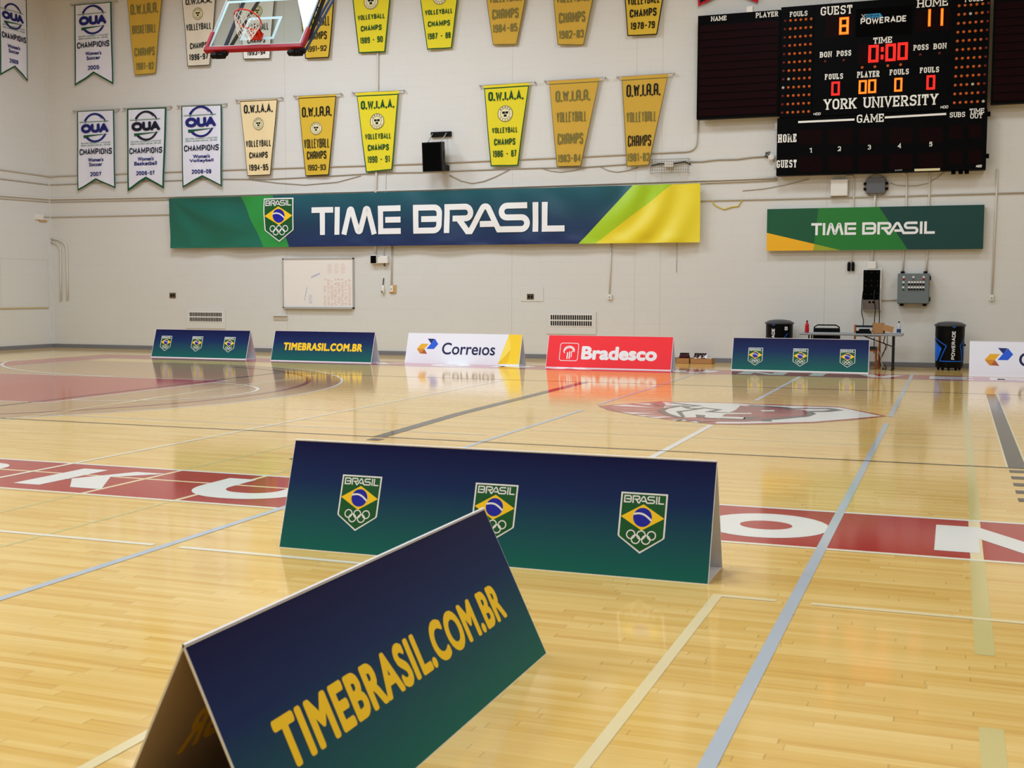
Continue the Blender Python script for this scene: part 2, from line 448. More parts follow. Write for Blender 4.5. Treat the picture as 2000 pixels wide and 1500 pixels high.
def fine(P, maxlen, passes=4):
    """subdivide the larger polygons of a print so that it can follow a curved or wavy sheet"""
    Q = Print2D()
    for vs, fs, mt_, l in P.items:
        bm = bmesh.new(); bv = [bm.verts.new((a, b, 0)) for a, b in vs]
        for f in fs:
            try: bm.faces.new([bv[k] for k in f])
            except ValueError: pass
        bmesh.ops.triangulate(bm, faces=bm.faces[:])
        for _ in range(passes):
            ed = [e for e in bm.edges if e.calc_length() > maxlen]
            if not ed: break
            bmesh.ops.subdivide_edges(bm, edges=ed, cuts=1)
            bmesh.ops.triangulate(bm, faces=bm.faces[:])
        bm.verts.index_update()
        Q.items.append(([(v.co.x, v.co.y) for v in bm.verts], [tuple(v.index for v in f.verts) for f in bm.faces], mt_, l)); bm.free()
    return Q
FONT_CACHE = {}
def font_mesh(body, spacing=1.0):
    if (body, spacing) in FONT_CACHE: return FONT_CACHE[body, spacing]
    cu = bpy.data.curves.new('lettering', 'FONT'); cu.body = body; cu.size = 1; cu.resolution_u = 5; cu.space_character = spacing
    ob = bpy.data.objects.new('lettering', cu); COL.objects.link(ob)
    dg = bpy.context.evaluated_depsgraph_get(); dg.update()
    me = ob.evaluated_get(dg).to_mesh()
    vs = [(v.co.x, v.co.y) for v in me.vertices]; fs = [tuple(p.vertices) for p in me.polygons]
    ob.evaluated_get(dg).to_mesh_clear()
    bpy.data.objects.remove(ob); bpy.data.curves.remove(cu)
    xs = [v[0] for v in vs]; ys = [v[1] for v in vs]
    FONT_CACHE[body, spacing] = (vs, fs, (min(xs), min(ys), max(xs), max(ys)))
    return FONT_CACHE[body, spacing]
r_ = .22
GL = {
 'A': (.6, [[(0, 0), (.3, 1), (.6, 0)], [(.1, .32), (.5, .32)]]),
 'a': (.55, [[(0, 0), (0, 1, .28), (.55, 1, .28), (.55, 0)], [(0, .42), (.55, .42)]]),
 'B': (.52, [['c', (0, 0), (0, 1), (.48, 1, .2), (.48, .54, .15), (.52, .52, .0), (.52, 0, .22)], [(0, .53), (.44, .53)]]),
 'C': (.55, [[(.55, .72), (.55, 1, .27), (0, 1, .27), (0, 0, .27), (.55, 0, .27), (.55, .28)]]),
 'D': (.55, [['c', (0, 0), (0, 1), (.55, 1, .3), (.55, 0, .3)]]),
 'E': (.48, [[(.48, 1), (0, 1), (0, 0), (.48, 0)], [(0, .52), (.4, .52)]]),
 'F': (.48, [[(.48, 1), (0, 1), (0, 0)], [(0, .52), (.4, .52)]]),
 'G': (.56, [[(.55, .74), (.55, 1, .27), (0, 1, .27), (0, 0, .27), (.55, 0, .27), (.55, .45), (.3, .45)]]),
 'H': (.55, [[(0, 0), (0, 1)], [(.55, 0), (.55, 1)], [(0, .5), (.55, .5)]]),
 'I': (.02, [[(0.01, 0), (0.01, 1)]]),
 'J': (.42, [[(.42, 1), (.42, 0, .25), (0, 0, .25), (0, .3)]]),
 'K': (.56, [[(0, 0), (0, 1)], [(.56, 1), (.02, .42)], [(.2, .6), (.56, 0)]]),
 'L': (.46, [[(0, 1), (0, 0), (.46, 0)]]),
 'M': (.74, [[(0, 0), (0, 1), (.37, .25), (.74, 1), (.74, 0)]]),
 'N': (.58, [[(0, 0), (0, 1), (.58, 0), (.58, 1)]]),
 'O': (.56, [['c', (0, 0, .27), (0, 1, .27), (.56, 1, .27), (.56, 0, .27)]]),
 'P': (.52, [[(0, 0), (0, 1), (.52, 1, .24), (.52, .46, .24), (0, .46)]]),
 'R': (.54, [[(0, 0), (0, 1), (.52, 1, .24), (.52, .48, .24), (0, .48)], [(.24, .48), (.55, 0)]]),
 'S': (.52, [[(.52, .76), (.52, 1, .24), (0, 1, .24), (0, .52, .22), (.52, .52, .22), (.52, 0, .24), (0, 0, .24), (0, .24)]]),
 'T': (.54, [[(0, 1), (.54, 1)], [(.27, 1.0001), (.27, 0)]]),
 'U': (.56, [[(0, 1), (0, 0, .28), (.56, 0, .28), (.56, 1)]]),
 'V': (.58, [[(0, 1), (.29, 0), (.58, 1)]]),
 'W': (.84, [[(0, 1), (.2, 0), (.42, .85), (.64, 0), (.84, 1)]]),
 'X': (.56, [[(0, 0), (.56, 1)], [(0, 1), (.56, 0)]]),
 'Y': (.58, [[(0, 1), (.29, .46), (.58, 1)], [(.29, .46), (.29, 0)]]),
 '0': (.5, [['c', (0, 0, .25), (0, 1, .25), (.5, 1, .25), (.5, 0, .25)]]),
 '1': (.18, [[(0, .82), (.17, 1.0001), (.17, 0)]]),
 '2': (.5, [[(0, .74), (0, 1, .24), (.5, 1, .24), (.5, .55, .2), (0, 0), (.5, 0)]]),
 '3': (.5, [[(0, .78), (0, 1, .24), (.48, 1, .22), (.48, .53, .2), (.2, .53)], [(.2, .53), (.5, .53, .22), (.5, 0, .24), (0, 0, .24), (0, .22)]]),
 '4': (.54, [[(.4, 0), (.4, 1), (0, .3), (.54, .3)]]),
 '5': (.5, [[(.46, 1), (.04, 1), (.02, .55), (.5, .6, .22), (.5, 0, .24), (0, 0, .22), (0, .2)]]),
 '6': (.5, [[(.48, .8), (.48, 1, .24), (0, 1, .24), (0, 0, .24), (.5, 0, .24), (.5, .56, .22), (0.02, .56)]]),
 '7': (.48, [[(0, 1), (.48, 1), (.14, 0)]]),
 '8': (.5, [['c', (0, .53, .18), (.02, 1, .22), (.48, 1, .22), (.5, .53, .18)], ['c', (0, .53, .18), (0, 0, .24), (.5, 0, .24), (.5, .53, .18)]]),
 '9': (.5, [[(.02, .2), (.02, 0, .22), (.5, 0, .24), (.5, 1, .24), (0, 1, .24), (0, .44, .22), (.48, .44)]]),
 '.': (.0, []), '-': (.42, [[(0, .48), (.42, .48)]]), ':': (.02, [[(0, .22), (0, .3)], [(0, .7), (0, .78)]]), "'": (.02, [[(0, .8), (0, 1)]]),
}
# TIME BRASIL logotype: centre lines in units of 184 = letter height, stroke 36
def logo_word(P, x0, y0, x1, y1, mat, layer, full=True, maxseg=0, th=36):
    T = [[(1030, 166), (1178, 166)], [(1104, 0), (1104, 166)], [(1206, 0), (1206, 184)],
         [(1254, 0), (1298, 193, 10), (1355, -3, 10), (1412, 193, 10), (1458, 0)],
         [(1640, 166), (1503, 166), (1503, 18), (1640, 18)], [(1535, 92), (1640, 92)]]
    B = [['c', (1740, 18), (1740, 166), (1892, 166, 37), (1892, 18, 37)], [(1775, 92), (1892, 92)],
         [(1942, 0), (1942, 166), (2094, 166, 37), (2094, 92, 37), (1978, 92)],
         [(2014, 92), (2072, 10), (2090, 10), (2190, 190, 24), (2273, 18), (2448, 18, 37), (2448, 92, 37), (2291, 92, 37), (2291, 166, 37), (2450, 166)],
         [(2151, 54), (2246, 54)], [(2500, 0), (2500, 184)], [(2556, 184), (2556, 18), (2678, 18)]]
    xa = 1030 if full else 1722; xb = 2678
    sx = (x1-x0)/(xb-xa); sy = (y1-y0)/184.0; w = th*(sx+sy)/2
    for ln in (T+B if full else B):
        closed = ln[0] == 'c'; pts = ln[1:] if closed else ln
        q = [(x0+(p[0]-xa)*sx, y0+p[1]*sy, (p[2] if len(p) > 2 else 0)*min(sx, sy)) for p in pts]
        P.stroke(fillet(q, closed, 6), w, mat, layer, closed, maxseg)
def shield(P, cx, top, w, layer=1, step=1.0, hs=1.0):
    """team shield: white outline, green field, word, flag lozenge and five rings"""
    Q = lambda x, y: (cx+x*w, top+y*w*hs)
    def outline(i):
        pts = [(-.5+i, -i), (.5-i, -i), (.5-i, -.93+i*.2, .06*w), (0, -1.27+i*1.15), (-.5+i, -.93+i*.2, .06*w)]
        return fillet([Q(p[0], p[1])+((p[2],) if len(p) > 2 else ()) for p in pts], True, 4)
    P.poly(outline(0), 'print_white', layer); P.poly(outline(.035), 'shield_green', layer+step)
    logo_word(P, *Q(-.43, -.225), *Q(.43, -.06), 'print_white', layer+2*step, full=False, th=30)
    P.poly([Q(-.465, -.515), Q(0, -.79), Q(.465, -.515), Q(0, -.24)], 'print_yellow', layer+2*step)
    P.disc(*Q(0, -.515), .2*w, 'print_blue', layer+3*step, ry=.2*w*hs)
    arc = [Q(-.195+.39*t, -.455-.12*t+.07*math.sin(math.pi*t)*1.0) for t in [k/8 for k in range(9)]]
    P.stroke(arc, .04*w, 'print_white', layer+4*step)
    for rx, ry in ((-.22, -.885), (0, -.885), (.22, -.885), (-.11, -.98), (.11, -.98)):
        P.ring(*Q(rx, ry), .088*w, .024*w, 'print_white', layer+2.2*step, n=22, ry=.088*w*hs)

# ================================================================ SETTING
# floor with all its painted markings in one mesh
fl = MB()
FX0, FX1, FY0 = LEFT_X-.3, 18.0, -7.0
fl.add([(FX0, FY0, 0), (FX1, FY0, 0), (FX1, WALL_Y+.3, 0), (FX0, WALL_Y+.3, 0)], [(0, 1, 2, 3)], 'maple_floor')
fl.add([(FX0, FY0, -.2), (FX1, FY0, -.2), (FX1, WALL_Y+.3, -.2), (FX0, WALL_Y+.3, -.2)], [(3, 2, 1, 0)], 'maple_floor')
FP = Print2D()
def fpx(*pts): return [tuple(F(*p)[:2]) for p in pts]
def seg(x0, y0, x1, y1, w, mat, layer=4): FP.stroke([(x0, y0), (x1, y1)], w, mat, layer)
def segpx(a, b, w, mat, layer=4): FP.stroke(fpx(a, b), w, mat, layer)
CX, CYM = -2.86, 17.0
# stained three point area, key, bands
tp = [(-19.6, 10.3)]+[(-16.7+6.72*math.cos(a), 16.9+6.72*math.sin(a)) for a in [math.radians(-79+158*k/60) for k in range(61)]]+[(-19.6, 23.5)]
FP.poly(tp, 'stained_maple', 1)
FP.stroke(tp[1:-1], .055, 'floor_white', 5)
FP.rect(-19.6, 14.4, -12.72, 19.22, 'floor_key', 2)
FP.stroke([(-19.6, 14.4), (-12.72, 14.4), (-12.72, 19.22), (-19.6, 19.22)], .055, 'floor_white', 5)
FP.stroke([(-12.76+1.87*math.cos(a), 16.8+1.87*math.sin(a)) for a in [math.radians(-90+180*k/30) for k in range(31)]], .055, 'floor_white', 5)
FP.stroke([(-16.7+6.1*math.cos(a), 16.9+6.1*math.sin(a)) for a in [math.radians(-75+150*k/50) for k in range(51)]], .1, 'floor_dkred', 3)
FP.stroke([(-15.4+6.5*math.cos(a), 25.9+6.5*math.sin(a)) for a in [math.radians(178+92*k/40) for k in range(41)]], .07, 'floor_white', 5)
BY0, BY1 = 8.02, 9.42
FP.rect(-21, BY0, 12, BY1, 'floor_red', 2); seg(-21, BY1, 12, BY1, .055, 'floor_white', 5); seg(-21, BY0, 12, BY0, .055, 'floor_ivory', 5)
GY0, GY1 = 24.5, 25.95
FP.rect(-20.9, GY0, 12, GY1, 'floor_red', 2); seg(-20.9, GY0, 12, GY0, .055, 'floor_white', 5); seg(-20.9, GY1, 12, GY1, .05, 'floor_cream', 5)
FP.rect(-20.9, BY1, -19.6, GY1, 'floor_red', 1.5); seg(-19.6, BY1, -19.6, GY0, .055, 'floor_white', 5)
# near band letters
def letter(ch, x0, y0, x1, y1, layer=6):
    t = .28; h = t/2; q = lambda u, v: (x0+(x1-x0)*u, y0+(y1-y0)*v); mt_ = 'floor_white'
    if ch == 'K':
        FP.rect(x0, y0, x0+t, y1, mt_, layer)
        FP.poly([q(.3, .35), q(.66, 1), q(1.03, 1), q(.3, .0+.35)][:3]+[q(.62, .62), q(.3, .36)], mt_, layer+.3); FP.poly([q(.34, .42), q(.56, .74), q(1.04, 0), q(.68, 0)], mt_, layer+.6)
    elif ch == 'U':
        FP.stroke(fillet([(x0+h, y1), (x0+h, y0+h, .36), (x1-h, y0+h, .36), (x1-h, y1)], False, 12), t, mt_, layer)
    elif ch == 'O':
        cx, cy = (x0+x1)/2, (y0+y1)/2
        FP.disc(cx, cy, (x1-x0)/2, mt_, layer, (y1-y0)/2, 40); FP.disc(cx, cy, (x1-x0)/2*.42, 'floor_red', layer+1, (y1-y0)/2*.36, 30)
    elif ch == 'N':
        FP.rect(x0, y0, x0+t, y1, mt_, layer); FP.rect(x1-t, y0, x1, y1, mt_, layer); FP.poly([q(0, 1), q(.32, 1), q(1, 0), q(.68, 0)], mt_, layer+.3)
    elif ch == 'I': FP.rect(x0, y0, x0+t, y1, mt_, layer)
    elif ch == 'V':
        FP.poly([q(0, 1), q(.33, 1), q(.5, .38), q(.5, 0), q(.36, 0)], mt_, layer); FP.poly([q(1, 1), q(.67, 1), q(.5, .38), q(.5, 0), q(.64, 0)], mt_, layer+.3)
    else: FP.sfont(ch, x0, y0, x1, y1, mt_, layer, th=.3)
PITCH_X = 1.6
for k_, ch_ in enumerate('YORK'): letter(ch_, -12.47+PITCH_X*k_, 8.26, -12.47+PITCH_X*k_+.9, 9.18)
letter('U', -6.07, 8.26, -5.0, 9.18)
for k_, (ch_, lx) in enumerate((('L', -3.95), ('I', -2.5), ('O', -1.68), ('N', -.08), ('S', 1.5))): letter(ch_, lx, 8.24, lx+.89, 9.16)
for ch_, px_ in (('Y', 752), ('O', 880), ('R', 1002), ('K', 1125), ('U', 1355), ('N', 1490), ('I', 1597), ('V', 1720), ('E', 1865), ('R', 1985)):
    cx_ = W(px_, 725, 25.2).x; letter(ch_, cx_-(.47 if ch_ != 'I' else .14), 24.78, cx_+.47, 25.68)
# lines
BLR = -.777
seg(BLR, 2.2, BLR, 16.1, .066, 'floor_blue', 7); seg(BLR, 17.0, BLR, 26.2, .066, 'floor_blue', 7)
FP.stroke([(-4.83, 2.2), (-4.85, 8.5), (-4.93, 12.5), (-4.93, 16.35)], .066, 'floor_blue', 7); seg(-4.95, 17.2, -4.97, 26.0, .06, 'floor_blue', 7)
seg(-2.85, BY1, -2.85, 15.1, .075, 'floor_white', 7); seg(-2.86, 18.75, -2.86, GY0+.0, .075, 'floor_white', 7)
seg(.61, 12.45, .61, 21.45, .2, 'floor_cream', 6); seg(.61, 12.45, .61, 21.45, .16, 'floor_black', 7)
FP.stroke([(-6.2, 12.45), (-6.36, 15.2), (-6.42, 21.45)], .16, 'floor_black', 7)
for bx in (-6.13, .61):
    for q_ in range(5): seg(bx-.08, 12.2-.42*q_, bx+.08, 12.2-.42*q_, .17, 'floor_black', 7)
seg(-13.0, 12.43, 7.4, 12.43, .05, 'floor_black', 8); seg(-13.0, 21.45, 7.4, 21.45, .05, 'floor_black', 8)
seg(-13.0, 12.43, -13.0, 21.45, .06, 'floor_black', 8)
# badminton style cream lines
seg(-8.0, 8.0, -8.0, 21.3, .055, 'floor_ivory', 7)
seg(-9.0, 6.56, -4.93, 6.56, .055, 'floor_ivory', 6); seg(-4.73, 6.56, -2.4, 6.56, .055, 'floor_ivory', 6)
seg(-1.19, 6.56, -.87, 6.56, .05, 'floor_cream', 6); seg(-.68, 6.56, 5, 6.56, .05, 'floor_cream', 6)
seg(-1.19, 2.2, -1.19, 6.585, .055, 'floor_cream', 6); seg(-2.83, 2.2, -2.83, 6.56, .055, 'floor_cream', 6)
seg(-9.0, 8.87, -1.9, 8.87, .045, 'floor_cream', 3)
for xx in (-6.75, -5.83): seg(xx, BY0, xx, BY1, .045, 'floor_cream', 3); seg(xx, 5.5, xx, BY0, .035, 'floor_sage', 3); seg(xx, BY1, xx, 12.0, .035, 'floor_sage', 3)
seg(.18, BY0, .18, BY1, .08, 'floor_cream', 3); seg(.18, 5.9, .18, BY0, .09, 'floor_sage', 3); seg(.18, 4.0, .18, 4.9, .09, 'floor_sage', 3); seg(.19, BY1, .2, 20.0, .08, 'floor_sage', 3)
FP.stroke([(-11.5, 10.9), (-11.55, 13.0), (-11.9, 18.0), (-12.0, 22.5)], .05, 'floor_cream', 6)
FP.stroke([(-11.65, 14.5), (-11.72, 18.0), (-11.8, 20.5)], .05, 'floor_cream', 6)
for yy, mt_ in ((13.72, 'floor_faint'), (13.05, 'floor_blue'), (15.0, 'floor_faint')):
    seg(-9.2 if yy != 13.05 else -11.5, yy, -5.1, yy, .035, mt_, 3)
    if yy != 13.05: seg(-4.8, yy, 3, yy, .035, mt_, 3)
# centre emblem (lozenge with a roaring head)
A5 = lambda *p: [(1150+x/6.667, 770+y/6.667) for x, y in p]
A6 = lambda *p: [(1440+x/6.667, 770+y/6.667) for x, y in p]
lz = [(1168, 793), (1228, 788.5), (1291, 784), (1444, 787.7), (1641, 794.7), (1733, 813), (1665, 820.5), (1590, 826), (1500, 829), (1440, 829.8), (1393, 828.8), (1306, 820), (1240, 811), (1187, 801)]
FP.poly(fpx(*lz), 'lion_red', 8)
FP.poly(fpx(*A5((950, 102), (1930, 122)), *A6((150, 135), (1340, 175), (1880, 286), (1000, 360), (0, 384)), *A5((1640, 382), (1720, 330), (1500, 300), (1250, 305), (1100, 300), (950, 215), (1000, 130))), 'floor_white', 9)
for q_ in ([(240, 165), (480, 180), (900, 200), (700, 215), (330, 190)], [(300, 205), (880, 225), (860, 240), (420, 222)]): FP.poly(fpx(*A5(*q_)), 'lion_pink', 9)
for q_ in ([(290, 150), (480, 135), (880, 178), (600, 166)], [(410, 232), (880, 250), (560, 260)], [(610, 272), (800, 276), (1000, 268), (700, 290)], [(740, 300), (900, 292), (1100, 292), (900, 314)], [(570, 122), (800, 120), (900, 140), (860, 150)], [(1040, 335), (1300, 330), (1250, 352)], [(1300, 362), (1480, 345), (1430, 378)]):
    FP.poly(fpx(*A5(*q_)), 'floor_white', 9)
FP.poly(fpx(*A6((-180, 275), (-20, 205), (40, 150), (330, 168), (600, 178), (690, 195), (870, 205), (950, 250), (880, 285), (600, 312), (370, 333), (370, 352), (250, 355), (80, 362), (-330, 360), (-230, 330))), 'lion_maroon', 10)
FP.poly(fpx(*A6((0, 262), (600, 262), (880, 275), (600, 285), (200, 280))), 'lion_red', 11)
for q_ in ([(300, 212), (480, 208), (490, 224), (320, 226)], [(870, 205), (1150, 195), (1160, 212), (940, 222)], [(-280, 292), (0, 298), (110, 306), (95, 326), (-260, 318)], [(-200, 245), (180, 246), (190, 258), (-200, 262)]): FP.poly(fpx(*A6(*q_)), 'floor_white', 12)
for q_ in ([(1390, 268), (1520, 276), (1500, 310), (1400, 304)], [(1140, 230), (1200, 222), (1260, 300), (1210, 300)], [(890, 215), (950, 190), (970, 245), (920, 240)]): FP.poly(fpx(*A5(*q_)), 'lion_dark', 12)
FP.poly(fpx(*A6((100, 300), (300, 300), (220, 330), (60, 335))), 'lion_dark', 12)
def lstroke(pts, w): FP.stroke([tuple(F(*p)[:2]) for p in pts], w, 'lion_dark', 13)
lstroke(A5((820, 130), (900, 150), (1100, 158), (1240, 150), (1000, 185), (940, 215), (1000, 255), (1150, 300), (1240, 302)), .1)
lstroke(A5((1060, 112), (1300, 140), (1430, 152), (1250, 165), (1300, 185), (1450, 190)), .09)
lstroke(A5((1150, 232), (1350, 205), (1500, 180), (1700, 203), (1560, 232), (1850, 245)), .08)
lstroke(A5((1500, 316), (1750, 318), (2000, 330)), .09)
lstroke(A5((1160, 350), (1210, 325), (1330, 342), (1430, 350), (1450, 365), (1600, 355)), .07)
lstroke(A6((150, 148), (400, 163), (600, 176), (690, 192), (900, 186), (1180, 190), (1310, 208), (1150, 226), (920, 228)), .14)
lstroke(A6((900, 225), (965, 255), (880, 288), (600, 315), (370, 335), (390, 356)), .13)
fl.put_print(FP, lambda u, v, l: (u, v, .0003*l))
floor = fl.build('floor'); tag(floor, kind='structure')

def structure(name, mb, **k): return tag(mb.build(name, **k), kind='structure')
wb = MB(); wb.box(LEFT_X-.3, FX1, WALL_Y, WALL_Y+.3, -.2, CEIL_Z+.2, 'cream_block_wall')
for jx in (560, 1000, 1240, 1290, 1612):          # control joints
    q = W(jx, 500).x
    wb.box(q-.006, q+.006, WALL_Y-.0006, WALL_Y+.01, .12, CEIL_Z, 'wall_joint')
structure('wall_back', wb)
wl = MB(); wl.box(LEFT_X-.3, LEFT_X, FY0, WALL_Y+.3, -.2, CEIL_Z+.2, 'cream_block_wall')
for (ya, yb, za, zb) in ((26.57, 28.45, 2.55, 2.562), (26.57, 26.582, 1.2, 2.55), (28.44, 28.452, 1.2, 2.55)):
    wl.box(LEFT_X-.01, LEFT_X+.002, ya, yb, za, zb, 'wall_joint')
structure('wall_left', wl)
t_ = MB(); t_.box(LEFT_X-.01, LEFT_X+.03, 23.0, 28.42, 1.155, 1.19, 'tan_rail'); structure('trim_1', t_)
t_ = MB(); t_.box(LEFT_X-.01, LEFT_X+.05, WALL_Y-.05, WALL_Y+.01, .1, CEIL_Z, 'cream_block_wall'); structure('trim_2', t_)
wr = MB(); wr.box(FX1, FX1+.3, FY0, WALL_Y+.3, -.2, CEIL_Z+.2, 'cream_block_wall'); structure('wall_right', wr)
wf = MB(); wf.box(LEFT_X-.3, FX1+.3, FY0-.3, FY0, -.2, CEIL_Z+.2, 'cream_block_wall'); structure('wall_front', wf)
ce = MB(); ce.box(LEFT_X-.3, FX1+.3, FY0-.3, WALL_Y+.3, CEIL_Z, CEIL_Z+.2, 'ceiling_paint'); structure('ceiling', ce)
bb = MB(); bb.box(LEFT_X+.025, FX1, WALL_Y-.025, WALL_Y+.01, 0, .11, 'baseboard_grey'); structure('baseboard_back', bb)
bb = MB(); bb.box(LEFT_X-.01, LEFT_X+.025, FY0, WALL_Y, 0, .11, 'baseboard_grey'); structure('baseboard_left', bb)

# ================================================================ A-FRAME BOARDS
def a_board(label, x, y, L, Hh, hd, draw, face='board_white', rz=0.0, inset=(.008, .02, .008, .012), inner='coroplast_white', ghost=None, group='advertising boards on the floor'):
    """folded corrugated-plastic board; local x along the board, front toward -y"""
    root = thing('a_frame_board', label, 'sign', (x, y, 0), rz, group)
    PL = math.hypot(Hh, hd); t = .007
    nf = Vector((0, -Hh, hd))/PL; nb = Vector((0, Hh, hd))/PL
    def fr(u, v, l=0): return Vector((u, hd*v/PL, Hh*v/PL)) + nf*(.0005*l)
    def bk(u, v, l=0): return Vector((u, 2*hd-hd*v/PL, Hh*v/PL)) + nb*(.0005*l)
    def slab(fn, n, outer, inn):
        mb = MB()
        o = [fn(0, 0), fn(L, 0), fn(L, PL), fn(0, PL)]; i = [p-n*t for p in o]
        mb.add(o, [(0, 1, 2, 3)], outer); mb.add(i, [(3, 2, 1, 0)], inn)
        mb.add(o+i, [(0, 4, 5, 1), (1, 5, 6, 2), (2, 6, 7, 3), (3, 7, 4, 0)], 'board_edge'); return mb
    il, ib, ir, it = inset
    P = Print2D(); P.rect(il, ib, L-ir, PL-it, face, 1)
    draw(P, L, PL)
    f = slab(fr, nf, 'board_white', inner); f.put_print(P, fr)
    f.build('front_panel', root, pv=lambda v: v[2]/Hh)
    b = slab(bk, nb, 'board_white', inner)
    Q = Print2D(); Q.rect(ir, ib, L-il, PL-it, face, 1); b.put_print(Q, bk)
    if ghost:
        G_ = Print2D(); ghost(G_, L, PL); b.put_print(G_, lambda u, v, l: bk(L-u, v)-nb*(t+.0005*l))  # mirrored lettering painted inside, standing in for light through the plastic
    b.build('back_panel', root, pv=lambda v: v[2]/Hh)
    m_ = MB(); m_.box(.004, L-.004, .012, 2*hd-.012, .001, .006, 'board_white' if inner == 'coroplast_white' else inner); m_.build('base_panel', root)
    return root
def draw_shields(us, top=.51, w=.285, hs=1.0):
    def d(P, L, PL):
        for u in us: shield(P, u, top, w, 2, 1.0, hs)
    return d
def draw_url(u0, u1, v0, v1, bold=.008):
    return lambda P, L, PL: P.text('TIMEBRASIL.COM.BR', u0, v0, u1, v1, 'print_yellow', 2, bold=bold, spacing=1.12)
def draw_post(scale_u0, full=True):
    def d(P, L, PL):
        def q(x, y): return (scale_u0+(x-410)*(.53/538), .605-(y-378)*(.375/324))
        P.poly([q(*p) for p in ((410, 597), (510, 488), (700, 490), (605, 597), (522, 697), (502, 697))], 'logo_gold', 2)
        P.poly([q(*p) for p in ((410, 597), (502, 697), (522, 697), (605, 597))], 'logo_amber', 3)
        P.poly([q(*p) for p in ((605, 600), (692, 702), (525, 695))], 'logo_brown', 3)
        P.poly([q(*p) for p in ((848, 382), (948, 492), (850, 597), (655, 597), (757, 482))], 'logo_blue', 2)
        P.poly([q(*p) for p in ((657, 378), (842, 382), (757, 482))], 'logo_blue_dark', 3)
        P.text('Corre\u0131os', scale_u0+.64, .225, scale_u0+1.97, .515, 'text_navy', 2, bold=.006)
        if full:
            P.poly([(2.53, PL-.012), (L-.008, PL-.012), (L-.008, .03), (2.34, .03)], 'band_yellow', 2)
            P.poly([(2.53, PL-.012), (2.62, .38), (2.34, .03)], 'band_yellow_light', 3)
            P.poly([(2.62, .38), (2.34, .03), (2.56, .03)], 'band_yellow_deep', 4)
    return d
def draw_bank(P, L, PL):
    u0, v0, u1, v1 = .3, .17, .72, .57
    P.stroke(fillet([(u0, v0, .05), (u1, v0, .05), (u1, v1, .05), (u0, v1, .05)], True), .014, 'print_white', 2, True)
    cx = .51
    P.stroke([(cx+.12*math.cos(a), .40+.1*math.sin(a)) for a in [math.radians(-20+235*k/20) for k in range(21)]], .022, 'print_white', 2)
    P.stroke([(cx-.13, .38), (cx-.05, .46), (cx+.04, .47), (cx+.12, .40)], .022, 'print_white', 2)
    P.rect(cx-.045, .21, cx-.018, .36, 'print_white', 2); P.rect(cx+.005, .21, cx+.03, .38, 'print_white', 2); P.stroke([(cx+.06, .25), (cx+.06, .38), (cx+.1, .40)], .018, 'print_white', 2)
    P.text('Bradesco', .8, .2, 2.5, .51, 'print_white', 2, bold=.02)
a_board('navy and green board with three team shields, leftmost in the back row', -19.02, 25.33, 2.78, .708, .235, draw_shields((.37, 1.29, 2.23), .565, .31), 'navy_green_print')
a_board('navy and green web address board in the back row, under the whiteboard', -15.45, 25.17, 2.7, .722, .235, draw_url(.30, 2.42, .27, .465, .012), 'navy_green_print')
a_board('white board with gold and blue arrow logo and a yellow right edge', -12.1, 25.62, 2.86, .708, .235, draw_post(.27))
a_board('bright red bank board in the back row', -8.49, 25.27, 2.83, .72, .235, draw_bank, 'board_red')
a_board('navy and green board with three team shields, in front of the folding table', -4.5, 26.0, 2.85, .70, .225, draw_shields((.5, 1.45, 2.42), .51, .31), 'navy_green_print')
a_board('white arrow logo board at the right edge, beside the tall drink cooler', .31, 25.95, 2.86, .708, .235, draw_post(.29, True))
a_board('large navy and green board with three team shields, standing mid floor behind the nearest board', -4.12, 6.789, 2.834, .6905, .2275,
        draw_shields((.535, 1.472, 2.415), .508, .285), 'navy_green_print', inset=(.003, .004, .003, .006))
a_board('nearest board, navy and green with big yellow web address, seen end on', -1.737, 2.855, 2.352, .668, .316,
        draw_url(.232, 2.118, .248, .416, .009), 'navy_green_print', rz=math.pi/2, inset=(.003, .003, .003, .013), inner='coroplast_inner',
        ghost=lambda P, L, PL: P.text('TIMEBRASIL.COM.BR', .232, .248, 2.118, .416, 'shine_through_paint', 1, bold=.007, spacing=1.12))

